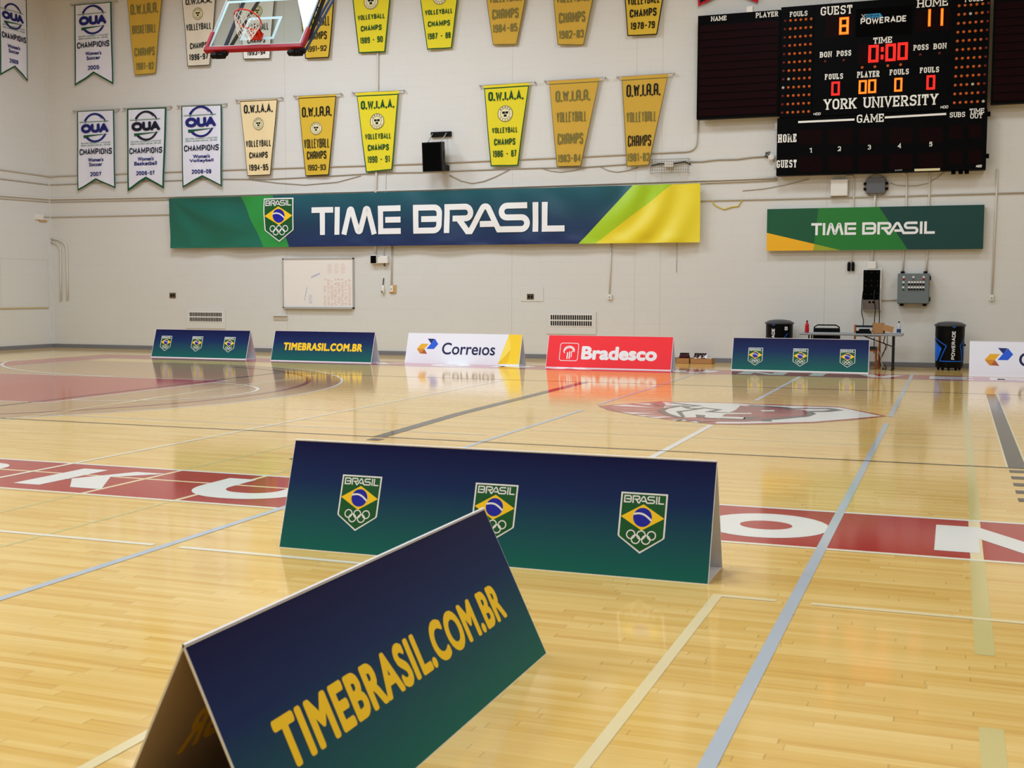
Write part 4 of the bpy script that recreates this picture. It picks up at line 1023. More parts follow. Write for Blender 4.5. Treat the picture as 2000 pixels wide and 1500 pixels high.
# ================================================================ WALL SERVICES
def run(name, label, pts, r, mat, cat='pipe', group='pipes and cables on the wall', Yoff=None, rad=.0, ends=None, n=8, left=()):
    """pipe or cable along the back wall (photo points), optionally continuing on the left wall"""
    yo = WALL_Y-(Yoff if Yoff is not None else r+.006)
    P3 = [LWALL(px, py, LEFT_X+(r+.006)) for px, py in left]
    if left:
        q = W(*pts[0], yo); P3[-1] = Vector((LEFT_X+r+.006, yo, q.z))
        pts = pts[1:]
    P3 += [W(px, py, yo) for px, py in pts]
    if rad:
        out = [P3[0]]
        for i in range(1, len(P3)-1):
            p, a, b = P3[i], P3[i-1], P3[i+1]; da, db = (a-p), (b-p); d = min(rad, da.length*.49, db.length*.49)
            s, e = p+da.normalized()*d, p+db.normalized()*d
            out += [s.lerp(p, t).lerp(p.lerp(e, t), t) for t in [k/6 for k in range(7)]]
        P3 = out+[P3[-1]]
    o_ = P3[len(P3)//2]
    mb = MB(); mb.tube([p-o_ for p in P3], r, mat, n)
    o = mb.build(name, loc=o_, smooth=True); tag(o, label, cat, group); return o
CP = 'conduit_paint'
run('conduit', 'painted wall conduit running behind the lower pennants and bending up to the scoreboard', [(98, 344.5), (434, 331.8), (819, 319.7), (1145, 305.4), (1361, 295), (1363, 233)], .018, 'conduit_shade', rad=.25, left=[(0, 331), (97, 344)], Yoff=.024)
run('conduit', 'thick painted conduit along the wall just above the long teal banner, upper of the pair', [(102, 388.5), (300, 385), (850, 370), (1450, 349.5), (1517, 347)], .024, CP, left=[(0, 381), (100, 391)])
run('conduit', 'thinner conduit directly below the thick one above the long teal banner', [(102, 394), (300, 390), (850, 375.5), (1450, 354.5), (1517, 351.5)], .018, 'conduit_shade', left=[(0, 387), (100, 397)])
run('conduit', 'tan conduit crossing the wall behind the long banner and on to the right edge', [(85, 424), (103, 424), (330, 419), (850, 404), (1370, 392), (1650, 385.5), (2010, 376)][1:], .016, 'conduit_shade', left=[(82, 423), (101, 425)])
run('cable', 'grey cable slung along the wall below the lower pennants', [(98, 361), (260, 355), (430, 349.5), (520, 350), (620, 345), (745, 337.5), (823, 336.5), (905, 333), (1000, 329.5), (1055, 328), (1140, 326.5), (1205, 322), (1266, 318)], .014, 'cable_grey', 'cable', left=[(0, 349), (94, 361)])
run('cable', 'drooping cable loop below the cream and gold pennants', [(492, 351), (545, 357.5), (596, 361), (659, 355.5), (705, 343)], .01, 'cable_grey', 'cable')
run('cable', 'drooping cable loop to the right of the loudspeaker', [(878, 342), (900, 353), (922, 358), (945, 354), (968, 345), (995, 331)], .01, 'cable_grey', 'cable')
run('cable', 'short drooping cable loop below the faded 1983-84 pennant', [(1055, 328), (1075, 333.5), (1094, 336), (1120, 333), (1145, 327.5)], .009, 'cable_grey', 'cable')
run('cable', 'short drooping cable loop below the 1981-82 mustard pennant', [(1172, 325.5), (1188, 333), (1205, 336), (1226, 333), (1246, 327.5)], .009, 'cable_grey', 'cable')
run('cable', 'frayed cable from the caged light to the scoreboard edge', [(1346, 316), (1372, 315.5), (1400, 312), (1440, 311), (1470, 307), (1500, 305.5)], .016, 'cable_grey', 'cable')
run('conduit', 'white vertical conduit behind the yellow 1990-91 pennant, down to the small black box', [(738, 60), (737, 180), (735, 340), (733.5, 380), (733, 499)], .03, CP)
run('conduit', 'thin vertical conduit beside the small white junction box', [(753, 340), (752, 400), (750, 502)], .014, CP)
run('conduit', 'thin vertical conduit down to the light switch, left of the pair', [(765, 478), (763.5, 557)], .008, 'conduit_shade')
run('conduit', 'thin vertical conduit down to the light switch, right of the pair', [(767.5, 478), (766, 557)], .008, 'conduit_shade')
run('conduit', 'vertical conduit below the yellow banner end, down to a small outlet', [(1194, 474), (1192.5, 520), (1190, 577)], .016, CP)
run('conduit', 'tall vertical conduit at the far right, down to a small outlet', [(1948, 330), (1944, 430), (1937, 577)], .018, CP)
run('conduit', 'thin loose wire hanging at the right of the yellow banner end', [(1322, 474), (1321, 532)], .006, 'conduit_shade')
run('conduit', 'white conduit from the round grey box down behind the green sign to the black rack', [(1710, 376), (1707.5, 402), (1704, 490), (1703, 512)], .03, CP)
run('conduit', 'bent conduit from the scoreboard to the control panel, left of the pair', [(1762, 338), (1771, 340), (1770.5, 400), (1765, 490), (1763, 533)], .02, CP, rad=.1)
run('conduit', 'bent conduit from the scoreboard to the control panel, right of the pair', [(1826, 332), (1816, 340), (1814.5, 400), (1811, 490), (1809, 533)], .02, CP, rad=.1)
run('conduit', 'hooked conduit beside the white box, ending in black plugs under the green sign', [(1652, 344), (1668, 343), (1667, 404), (1664, 490), (1662.5, 514)], .018, CP, rad=.15)
run('cable', 'slack grey cable looping between the two conduits under the scoreboard', [(1738, 357), (1752, 362), (1766, 363), (1790, 363), (1812, 358), (1832, 346), (1846, 335)], .008, 'cable_grey', 'cable')
run('cable', 'slack grey cable from the thick conduit up toward the scoreboard', [(1450, 372.5), (1490, 369), (1540, 360), (1580, 350)], .008, 'cable_grey', 'cable')
run('pipe_stub', 'curved white tube in the back wall corner, outer of the two', [(99, 466), (116, 468), (130, 478), (131, 520), (132, 586)], .026, CP, rad=.35)
run('pipe_stub', 'curved white tube in the back wall corner, inner of the two', [(99, 473), (110, 474), (118, 484), (118.5, 520), (119, 587)], .026, CP, rad=.3)
run('conduit', 'short horizontal conduit between the rack and the control panel', [(1722, 586.5), (1751, 586)], .014, 'conduit_shade')
run('cord', 'yellow cord hanging slack from the tan conduit right of the long banner', [(1391, 392), (1394, 399), (1402, 404), (1414, 409), (1430, 404), (1442, 403), (1447, 394), (1450, 391)], .013, 'cord_yellow', 'cord')

def wall_box(name, label, x0, y0, x1, y1, depth, mat, cat='box', bevel=.008, parts=None):
    a = W(x0, y1, WALL_Y-depth); b = W(x1, y0, WALL_Y-depth)
    root = thing(name, label, cat, ((a.x+b.x)/2, WALL_Y-depth, a.z)); w, h = b.x-a.x, b.z-a.z
    m_ = MB(); m_.box(-w/2, w/2, 0, depth-.002, 0, h, mat); m_.build('body', root, bevel=bevel)
    return root, w, h
r, w, h = wall_box('junction_box', 'white square junction box under the scoreboard', 1622, 350, 1656, 383, .14, 'white_plastic')
for s_ in (-1, 1):
    m_ = MB(); m_.box(s_*w/2-.012, s_*w/2+.012, .04, .1, -.04 if s_ < 0 else .04, h-.04, 'alu'); m_.build('hinge', r)
m_ = MB(); m_.box(-w/2+.015, w/2-.015, -.006, 0, .015, h-.015, 'white_plastic'); m_.build('cover', r)
r, w, h = wall_box('junction_box', 'dark grey junction box with a cable ring, under the scoreboard', 1692, 347, 1729, 378, .13, 'grey_box')
m_ = MB(); m_.tube([(.26*math.cos(a), .1, h/2+.25*math.sin(a)) for a in [2*math.pi*k/24 for k in range(24)]], .01, 'cable_grey', 6, True); m_.build('cable_ring', r)
for s_ in (-1, 1):
    for f_ in (.3, .65):
        m_ = MB(); m_.lathe([(.03, 0), (.03, .06), (.015, .07)], 'black_plastic', (s_*(w/2+.0), .06, h*f_), 10, Matrix.Rotation(s_*math.pi/2, 4, 'Y')); m_.build('gland', r)
r, w, h = wall_box('junction_box', 'small open box with black front under the long banner', 723, 498.5, 735.5, 515, .12, 'white_plastic')
m_ = MB(); m_.box(-w/2+.012, w/2-.012, -.004, .0, .012, h-.012, 'black_matte'); m_.build('dark_opening', r)
r, w, h = wall_box('junction_box', 'small cream junction box beside the black fronted one', 742, 500, 756.5, 514, .13, 'white_plastic')
m_ = MB(); m_.box(-w/2-.08, -w/2, .02, .1, .0, h*.9, 'white_plastic'); m_.build('side_cover', r)
m_ = MB(); m_.tube([(0, .06, 0), (-.02, .05, -.05), (.03, .05, -.07)], .015, 'black_plastic', 6); m_.build('gland', r)
def outlet(label, x0, y0, x1, y1, plate='bronze', holes=2):
    r, w, h = wall_box('wall_outlet', label, x0, y0, x1, y1, .02, plate, 'outlet', .004)
    for k in range(holes):
        m_ = MB(); cx = (k-(holes-1)/2)*w*.42; m_.box(cx-w*.12, cx+w*.12, -.005, 0, h*.28, h*.72, 'black_plastic'); m_.build('socket', r)
    return r
outlet('bronze outlet plate left of the first wall vent', 331, 572, 342.5, 582)
r, w, h = wall_box('wall_plate', 'large painted cover plate around a bronze outlet, mid wall', 1017, 561, 1061.5, 588.5, .012, 'cream_block_wall', 'plate', .003)
outlet('bronze outlet set in the painted cover plate', 1029, 574, 1042.5, 585)
for k_ in range(2): pass
r, w, h = wall_box('light_switch', 'light switch with white rocker on a tan plate, below the long banner', 760.5, 556.5, 773, 572.5, .03, 'tan_plate', 'switch', .004)
m_ = MB(); m_.box(-w*.4, w*.12, -.03, 0, h*.15, h*.92, 'white_plastic'); m_.build('switch_cover', r, bevel=.004); m_ = MB(); m_.box(-w*.2, -w*.05, -.045, -.03, h*.45, h*.6, 'alu'); m_.build('rocker', r)
r, w, h = wall_box('wall_outlet', 'small white outlet at the foot of the conduit below the yellow banner end', 1186, 575, 1194.5, 585, .06, 'white_plastic', 'outlet', .006)
m_ = MB(); m_.box(-.02, .02, -.006, 0, .03, .08, 'alu'); m_.build('socket', r)
r, w, h = wall_box('wall_outlet', 'small white outlet at the foot of the tall conduit at the far right', 1932.5, 576, 1941, 587.5, .06, 'white_plastic', 'outlet', .006)
m_ = MB(); m_.box(-.02, .02, -.006, 0, .03, .08, 'alu'); m_.build('socket', r)
# hanging pull switch
q = W(748, 566, WALL_Y-.04); r = thing('pull_switch', 'small hanging pendant plug on a cord, left of the light switch', 'plug', q)
m_ = MB(); m_.lathe([(.02, .12), (.04, .06), (.045, -.05), (.035, -.09)], 'white_plastic', (0, 0, 0), 12); m_.build('body', r, smooth=True)
m_ = MB(); m_.lathe([(.02, 0), (.018, .012)], 'black_plastic', (-.01, -.043, -.05), 10, Matrix.Rotation(math.pi/2, 4, 'X')); m_.build('socket', r)
m_ = MB(); a = W(749.5, 543, WALL_Y-.012)-q; m_.tube([a, a+Vector((-.01, -.02, -.15)), Vector((0, 0, .11))], .012, 'cable_black', 6); m_.build('cord', r)
# plugs under green sign
q = W(1662, 521, WALL_Y-.04); r = thing('cable_plug', 'pair of black plugs hanging at the end of the hooked conduit', 'plug', q)
for s_ in (-1, 1):
    m_ = MB(); m_.lathe([(.02, .11), (.035, .07), (.035, -.08), (.025, -.1)], 'black_plastic', (s_*.045, 0, 0), 10); m_.build('plug_body', r)
# recessed slot left of whiteboard
r, w, h = wall_box('wall_recess', 'shallow slot with a small ledge in the wall under the whiteboard', 534, 616, 561.5, 625, .02, 'wall_joint', 'recess', 0)
m_ = MB(); m_.box(-w/2+.02, w/2-.02, -.003, .0, .02, h*.8, 'conduit_shade'); m_.build('slot_back', r)
m_ = MB(); m_.box(-w/2, w/2, -.03, 0, h*.86, h, 'white_plastic'); m_.build('ledge', r)
# side wall box
q = LWALL(79, 429, LEFT_X+.06); r = thing('junction_box', 'white box on the left side wall near the corner', 'box', q, math.pi/2)
m_ = MB(); m_.box(-.16, .14, 0, .063, .0, .16, 'white_plastic'); m_.build('body', r, bevel=.006); m_ = MB(); m_.box(.0, .3, .01, .05, -.04, .0, 'tan_plate'); m_.build('shelf_lip', r)

# wall vents
def vent(label, fx0, fy0, fx1, fy1, gx0, gy0, gx1, gy1, n):
    r, w, h = wall_box('wall_vent', label, fx0, fy0, fx1, fy1, .02, 'cream_block_wall', 'vent', .003)
    o = r.location; a = W(gx0, gy1, WALL_Y-.02)-o; b = W(gx1, gy0, WALL_Y-.02)-o
    m_ = MB(); m_.box(a.x-.02, b.x+.02, -.008, 0, a.z-.02, b.z+.02, 'white_plastic')
    sw = (b.x-a.x)/n; zm = (a.z+b.z)/2
    for k in range(n):
        for z0, z1 in ((a.z, zm-.012), (zm+.012, b.z)):
            m_.box(a.x+sw*k+sw*.15, a.x+sw*(k+1)-sw*.15, -.0095, -.0078, z0+.004, z1-.004, 'vent_dark')
    m_.build('grille', r)
vent('wall vent with two rows of slots above the far left shield board', 363, 603.5, 440, 641, 370.5, 610.5, 433.5, 627.5, 20)
vent('wall vent with two rows of slots above the red board', 1067.5, 609, 1164.5, 652, 1075, 615.5, 1156.5, 636, 19)

# whiteboard
a = W(552.5, 602, WALL_Y-.04); b = W(690.5, 503.5, WALL_Y-.04)
r = thing('whiteboard', 'wall mounted whiteboard with faint red marker writing', 'whiteboard', ((a.x+b.x)/2, WALL_Y-.04, a.z)); w, h = b.x-a.x, b.z-a.z
m_ = MB(); m_.box(-w/2+.03, w/2-.03, .005, .038, .03, h-.03, 'whiteboard')
P = Print2D(); rnd = random.Random(3)
def scr(cx, cy, L, mat, th=.012):
    pts = [(cx+L*t/6, cy+rnd.uniform(-.02, .02)) for t in range(7)]; P.stroke(pts, th, mat, 1)
for k in range(16):
    for j in range(8):
        if rnd.random() < .8: scr(.18+j*.105+rnd.uniform(-.01, .01), .1+k*.045, .07, 'marker_red', .008)
for k in range(6):
    for j in range(3): scr(.3+j*.2, .95+k*.045, .12, 'marker_red', .006)
P.stroke([(-.2+.02*t, .82+.008*t+(.03 if t % 2 else -.01)) for t in range(14)], .012, 'marker_blue', 1)
for k in range(9): scr(-.42+.01*k, .25+k*.04, .03, 'marker_blue', .006)
for k in range(6): scr(-.28, .15+k*.04, .1, 'marker_blue', .006)
m_.put_print(P, lambda u, v, l: (u, .005-.0015*l, v)); m_.build('writing_surface', r)
m_ = MB()
for x0, x1, z0, z1 in ((-w/2, w/2, 0, .04), (-w/2, w/2, h-.035, h), (-w/2, -w/2+.035, .0, h), (w/2-.035, w/2, 0, h)): m_.box(x0, x1, -.008, .038, z0, z1, 'alu')
f_ = m_.build('frame', r); m_ = MB(); m_.box(-w/2+.05, w/2-.05, -.06, 0, -.01, .012, 'alu'); m_.build('pen_tray', f_)

# loudspeaker
LY = WALL_Y-.62
a = W(824, 336, LY); b = W(865, 279, LY); sp = thing('loudspeaker', 'black loudspeaker tilted down on a wall bracket between the yellow pennants', 'speaker', ((a.x+b.x)/2, LY, a.z)); w, h = (b.x-a.x)*.93, (b.z-a.z)*1.03
m_ = MB(); tl_ = .06
vs = [(-w/2, 0, 0), (w/2, 0, 0), (w/2, -tl_, h), (-w/2, -tl_, h), (-w/2+.06, .36, .06), (w/2-.06, .36, .06), (w/2-.06, .3, h+.05), (-w/2+.06, .3, h+.05)]
m_.add(vs, [(0, 1, 2, 3), (5, 4, 7, 6), (4, 0, 3, 7), (1, 5, 6, 2), (3, 2, 6, 7), (0, 4, 5, 1)], 'black_plastic'); cb_ = m_.build('cabinet', sp, bevel=.01)
m_ = MB(); m_.add([(-w/2+.03, -.004, .03), (w/2-.03, -.004, .03), (w/2-.03, -tl_-.001, h-.03), (-w/2+.03, -tl_-.001, h-.03)], [(0, 1, 2, 3)], 'black_matte'); m_.build('front_grille', cb_)
m_ = MB(); c0 = W(842, 268, WALL_Y-.05)-sp.location; c1 = W(881, 256.5, WALL_Y-.05)-sp.location; m_.box(c0.x, c1.x,   .55, .617, c0.z, c1.z, 'black_plastic'); m_.build('top_bracket', sp)
for s_ in (-1, 1):
    m_ = MB(); m_.tube([(s_*w*.33, .12, h+.02), (c0.x+.05 if s_ < 0 else c1.x-.12, .57, c1.z-.03)], .014, 'steel_rod', 6); m_.build('support_rod', sp)
m_ = MB(); c0 = W(868, 334, WALL_Y-.05)-sp.location; m_.box(c0.x-.1, c0.x+.12, .3, .617, c0.z, c0.z+.14, 'black_plastic'); m_.build('bottom_bracket', sp)
m_ = MB(); m_.box(w/2-.04, w/2-.028, .1, .18, h*.45, h*.72, 'black_matte'); m_.build('side_handle', cb_)

# caged light
EY = WALL_Y-.22
a = W(1270, 338, EY); b = W(1344, 309, EY); r = thing('emergency_light', 'small white light inside a wire cage, right of the mustard pennant', 'light', ((a.x+b.x)/2, WALL_Y, a.z)); w, h = b.x-a.x, b.z-a.z
m_ = MB()
for k in range(17):
    x = -w/2+w*k/16; m_.tube([(x, -.012, h), (x, -.22, h), (x, -.22, 0), (x, -.012, 0)], .0035 if 0 < k < 16 else .007, 'wire_steel', 5)
for zz in [h*k/5 for k in range(6)]: m_.tube([(-w/2, -.005, zz), (-w/2, -.22, zz), (w/2, -.22, zz), (w/2, -.005, zz)], .0035, 'wire_steel', 5)
m_.build('wire_cage', r)
m_ = MB(); m_.box(-.13, .08, -.16, -.003, h*.42, h*.85, 'white_plastic'); m_.build('lamp_body', r, bevel=.01)
m_ = MB(); m_.tube([(-w/2-.02, -.02, h*.62), (-.3, -.04, h*.72), (-.13, -.06, h*.7)], .018, 'cable_black', 6); m_.tube([(.08, -.06, h*.7), (.35, -.04, h*.8), (w/2+.02, -.02, h*.6)], .018, 'cable_black', 6); m_.build('supply_cable', r)
# sensor by the scoreboard
q = W(1507, 307, WALL_Y-.12); r = thing('sensor', 'small white round sensor with a black wire loop at the left edge of the scoreboard', 'sensor', q)
m_ = MB(); m_.lathe([(.075, 0), (.075, .1), (.05, .12)], 'white_plastic', (0, .12, 0), 14, Matrix.Rotation(math.pi/2, 4, 'X')); m_.build('housing', r, smooth=False)
m_ = MB(); m_.tube([(-.03, .08, .05), (-.12, .06, .1), (-.17, .06, .03), (-.1, .07, -.01), (-.15, .08, .12), (-.05, .1, .13)], .012, 'cable_black', 6); m_.build('wire_loop', r)

# equipment rack on the wall
RY = WALL_Y-.2
a = W(1682, 606, RY); b = W(1722, 525.5, RY); r = thing('equipment_rack', 'narrow black wall cabinet with open front above the folding table', 'cabinet', ((a.x+b.x)/2, RY, a.z)); w, h = b.x-a.x, b.z-a.z
m_ = MB(); m_.box(-w/2, w/2, .02, .198, 0, h, 'white_plastic'); m_.build('housing', r, bevel=.006)
m_ = MB(); m_.box(-w/2+.03, w/2-.03, .0, .02, h*.26, h-.02, 'black_matte')
P = Print2D()
for fz in (.93, .72, .6, .4):
    for k in range(3): P.disc((k-1)*.13, h*fz+.01*math.sin(k*2+fz*9), .007, 'panel_brown', 1, n=8)
    P.stroke([(-.14, h*fz-.02), (.12, h*fz-.025)], .004, 'black_plastic', 1)
m_.put_print(P, lambda u, v, l: (u, -.002*l, v)); m_.build('front_panel', r)
m_ = MB(); m_.box(-w/2+.03, w/2-.03, -.01, .02, .02, h*.255, 'panel_brown')
for x in (-.03, .05): m_.lathe([(.025, 0), (.025, .01)], 'black_matte', (x, -.011, h*.2), 12, Matrix.Rotation(math.pi/2, 4, 'X'))
m_.build('socket_panel', r)
r, w, h = wall_box('junction_box', 'white junction box on top of the narrow black cabinet', 1694.5, 510.5, 1711, 525, .17, 'white_plastic')
# control panel
CYp = WALL_Y-.26
a = W(1752, 593, CYp); b = W(1816, 534, CYp); r = thing('control_panel', 'grey steel control panel with rows of white buttons, right of the black cabinet', 'control panel', ((a.x+b.x)/2, CYp, a.z)); w, h = b.x-a.x, b.z-a.z
m_ = MB(); m_.box(-w/2, w/2, 0, .258, 0, h, 'grey_metal'); m_.build('cabinet', r, bevel=.008)
m_ = MB(); m_.box(-w/2+.012, w/2-.012, -.014, 0, .012, h-.012, 'grey_metal'); dr_ = m_.build('door', r, bevel=.005)
def button(px, py, col):
    q = W(px, py, CYp-.014)-r.location; m_ = MB(); m_.box(q.x-.022, q.x+.022, -.018, -.0135, q.z, q.z+.04, 'white_plastic')
    m_.lathe([(.022, 0), (.022, .02), (.016, .026)], col, (q.x, -.014, q.z-.022), 10, Matrix.Rotation(math.pi/2, 4, 'X')); m_.build('button', dr_)
button(1765, 543, 'button_red'); button(1784, 543, 'grey_box'); button(1804, 543, 'button_red'); button(1764.5, 553, 'shield_green'); button(1764, 563, 'shield_green')
for k in range(6):
    button(1775.7+k*5.6, 553, 'black_plastic'); button(1775.4+k*5.6, 563, 'black_plastic')
for s_ in (-1, 1):
    for zz in (-.05, h): m_ = MB(); m_.box(s_*w*.36-.04, s_*w*.36+.04, .1, .26, zz, zz+.05, 'black_plastic'); m_.build('mount_lug', r)
    m_ = MB(); m_.box(w/2, w/2+.025, .04, .1, h*.5+s_*h*.35-.05, h*.5+s_*h*.35+.05, 'black_plastic'); m_.build('hinge', r)
m_ = MB(); m_.box(w/2, w/2+.03, .04, .1, h*.6, h*.68, 'tan_plate'); m_.build('latch', dr_)

# ================================================================ HOOP
HY = 17.6
P0 = W(399, 101, HY); P1 = W(592, 93.5, HY); e1 = (P1-P0).normalized(); WB_ = (P1-P0).length
ta = math.radians(32); e2 = Vector((0, math.sin(ta), math.cos(ta))); e2 = (e2-e1*e2.dot(e1)).normalized(); nn = e1.cross(e2)   # nn faces the camera side
hp = thing('basketball_hoop', 'folded up basketball hoop with a glass backboard hanging from the ceiling', 'basketball hoop', P0)
def hb(u, v, d=0.0): return e1*u+e2*v+nn*d
def obox(mb, u0, u1, v0, v1, d0, d1, mat):
    vs = [hb(u, v, d) for d in (d0, d1) for v in (v0, v1) for u in (u0, u1)]
    mb.add(vs, [(0, 2, 3, 1), (4, 5, 7, 6), (0, 1, 5, 4), (2, 6, 7, 3), (0, 4, 6, 2), (1, 3, 7, 5)], mat)
HB = 1.14
m_ = MB(); obox(m_, .04, WB_-.04, .05, HB, -.006, .006, 'backboard_glass'); bk_ = m_.build('backboard', hp)
P = Print2D(); P.stroke([(.075, .085), (WB_-.075, .085), (WB_-.075, HB-.035), (.075, HB-.035)], .055, 'glass_edge', 1, True)
cxh = WB_/2; P.stroke([(cxh-.3, .24), (cxh+.3, .24), (cxh+.3, .69), (cxh-.3, .69)], .055, 'glass_edge', 1, True)
m_ = MB(); m_.put_print(P, lambda u, v, l: hb(u, v, .0075)); m_.build('painted_lines', bk_)
m_ = MB(); obox(m_, .0, WB_, -.01, .075, -.045, .045, 'hoop_red'); obox(m_, .0, .06, .0, .42, -.045, .045, 'hoop_red'); obox(m_, WB_-.06, WB_, .0, .42, -.045, .045, 'hoop_red'); m_.build('edge_padding', hp, bevel=.015)
m_ = MB(); obox(m_, .025, .05, .4, HB+.02, -.02, .02, 'alu'); obox(m_, WB_-.05, WB_-.025, .4, HB+.02, -.02, .02, 'pole_black'); obox(m_, .025, WB_-.025, HB, HB+.03, -.02, .02, 'alu'); m_.build('steel_frame', hp)
rc = hb(cxh, .3, .39); RR = .228
m_ = MB(); m_.tube([rc+e1*(RR*math.cos(a))+nn*(RR*math.sin(a)) for a in [2*math.pi*k/36 for k in range(36)]], .013, 'rim_orange', 8, True); rm_ = m_.build('rim', hp, smooth=True)
m_ = MB(); obox(m_, cxh-.1, cxh+.1, .2, .33, .008, .04, 'rim_orange')
for s_ in (-1, 1): m_.tube([hb(cxh+s_*.08, .23, .03), hb(cxh+s_*.09, .285, .19)], .014, 'rim_orange', 6)
m_.add([hb(cxh-.09, .33, .03), hb(cxh+.09, .33, .03), hb(cxh+.1, .3, .17), hb(cxh-.1, .3, .17), hb(cxh-.09, .31, .03), hb(cxh+.09, .31, .03), hb(cxh+.1, .285, .17), hb(cxh-.1, .285, .17)], [(0, 1, 2, 3), (7, 6, 5, 4), (0, 4, 5, 1), (2, 6, 7, 3)], 'rim_orange')
m_.build('bracket', rm_)
m_ = MB(); nC, nK = 12, 5; dn = Vector((0, 0, -1))
def npt(i, k):
    a = 2*math.pi*(i+.5*(k % 2))/nC; f = 1-.45*k/nK
    return rc+(e1*math.cos(a)+nn*math.sin(a))*RR*f+dn*(.34*k/nK)+nn*(.12*k/nK)
for i in range(nC):
    for k in range(nK):
        j = i if k % 2 == 0 else i+1
        m_.tube([npt(i, k), npt(j, k+1)], .006, 'net_white', 4); m_.tube([npt(i, k), npt(j-1, k+1)], .006, 'net_white', 4)
m_.build('net', rm_)
tb = math.radians(43); e3 = Vector((0, math.sin(tb), math.cos(tb))); zc = CEIL_Z-.03
def pole(u, v, d, dirv, mat, rad):
    a = hb(u, v, d); L = (zc-P0.z-a.z)/dirv.z; mb = MB(); mb.tube([a, a+dirv*L], rad, mat, 10); mb.build('support_pole', hp, smooth=True)
pole(.30, .03, -.09, e2, 'pole_blue', .033); pole(.38, .03, -.09, e3, 'pole_black', .03); pole(WB_-.02, .3, -.09, e2, 'pole_black', .033); pole(WB_-.1, .0, -.1, e3, 'pole_blue', .022); pole(WB_-.04, .0, -.12, e3, 'pole_blue', .022)
for u in (.3, WB_-.12):
    m_ = MB(); obox(m_, u-.1, u+.1, -.09, -.01, -.1, .0, 'pad_black'); obox(m_, u-.14, u-.02, -.12, -.05, -.06, .03, 'pad_black'); obox(m_, u+.06, u+.15, -.06, .0, -.07, .02, 'pad_black'); m_.build('frame_clamp', hp, bevel=.015)

# ================================================================ TABLE AREA
TY = 27.05; TZ = .79
xa = W(1561, 648, TY).x; xb = W(1763, 652, TY).x
tb_ = thing('folding_table', 'grey topped folding table with black legs against the back wall', 'table', ((xa+xb)/2, TY, 0)); tw = xb-xa
m_ = MB(); m_.box(-tw/2, tw/2, 0, .76, TZ-.045, TZ, 'table_grey'); m_.build('table_top', tb_, bevel=.015)
for x in (-tw/2+.2, tw/2-.2):
    for y in (.1, .66):
        m_ = MB(); m_.tube([(x, y, TZ-.045), (x, y, .015)], .018, 'pole_black', 8); m_.lathe([(.026, 0), (.026, .02)], 'black_plastic', (x, y, 0), 10); m_.build('leg', tb_)
    m_ = MB(); m_.tube([(x, .1, .12), (x, .66, .12)], .012, 'pole_black', 6); m_.build('cross_bar', tb_)
    s_ = 1 if x > 0 else -1
    m_ = MB(); m_.tube([(x-s_*.62, .38, TZ-.06), (x, .38, .5)], .012, 'pole_black', 6); m_.tube([(x, .1, .5), (x, .66, .5)], .01, 'pole_black', 6); m_.build('brace', tb_)
def on_table(px, Y=TY+.2): return W(px, 645, Y).x
# chairs
ch = thing('folding_chair', 'black padded folding chair behind the folding table', 'chair', (W(1614.5, 650, TY+.95).x, TY+.95, 0), math.radians(2))
m_ = MB(); m_.box(-.29, .29, -.02, .02, .60, .88, 'black_plastic'); m_.build('backrest', ch, bevel=.02)
m_ = MB(); m_.box(-.27, .27, -.38, .02, .43, .48, 'black_plastic'); m_.build('seat', ch, bevel=.02)
m_ = MB(); m_.tube([(-.285, .0, .62), (-.27, .01, .9), (-.2, .01, .945), (.2, .01, .945), (.27, .01, .9), (.285, .0, .62)], .016, 'black_plastic', 8); m_.build('back_frame', ch, smooth=True)
for sx_ in (-1, 1):
    for ya, yb in ((0, -.36), (-.33, .1)):
        m_ = MB(); m_.tube([(sx_*.27, ya, .6 if ya == 0 else .45), (sx_*.27, yb, .0)], .013, 'pole_black', 6); m_.build('leg', ch)
wc = thing('wooden_chair', 'wooden chair with dark blue back pad at the right half of the folding table', 'chair', (W(1694, 660, TY+1.0).x, TY+1.0, 0), math.radians(-4))
m_ = MB(); m_.box(-.25, .25, -.03, .0, .70, .83, 'chair_pad'); m_.build('back_pad', wc, bevel=.012)
m_ = MB(); m_.box(-.25, .25, -.03, .02, .9, .95, 'chair_pad'); m_.build('top_rail', wc, bevel=.008)
m_ = MB(); m_.box(-.24, .24, -.5, -.02, .43, .48, 'chair_pad'); m_.build('seat', wc, bevel=.015)
m_ = MB(); m_.box(-.26, .26, -.5, .0, .39, .43, 'chair_wood'); m_.build('seat_frame', wc)
for sx_ in (-1, 1):
    m_ = MB(); m_.box(sx_*.27-.022, sx_*.27+.022, -.025, .025, 0, .96, 'chair_wood'); m_.build('leg', wc, bevel=.006)
    m_ = MB(); m_.box(sx_*.26-.022, sx_*.26+.022, -.5, -.455, 0, .43, 'chair_wood'); m_.build('leg', wc, bevel=.006)
    m_ = MB(); m_.box(sx_*.265-.012, sx_*.265+.012, -.47, .0, .15, .19, 'chair_wood'); m_.build('stretcher', wc)
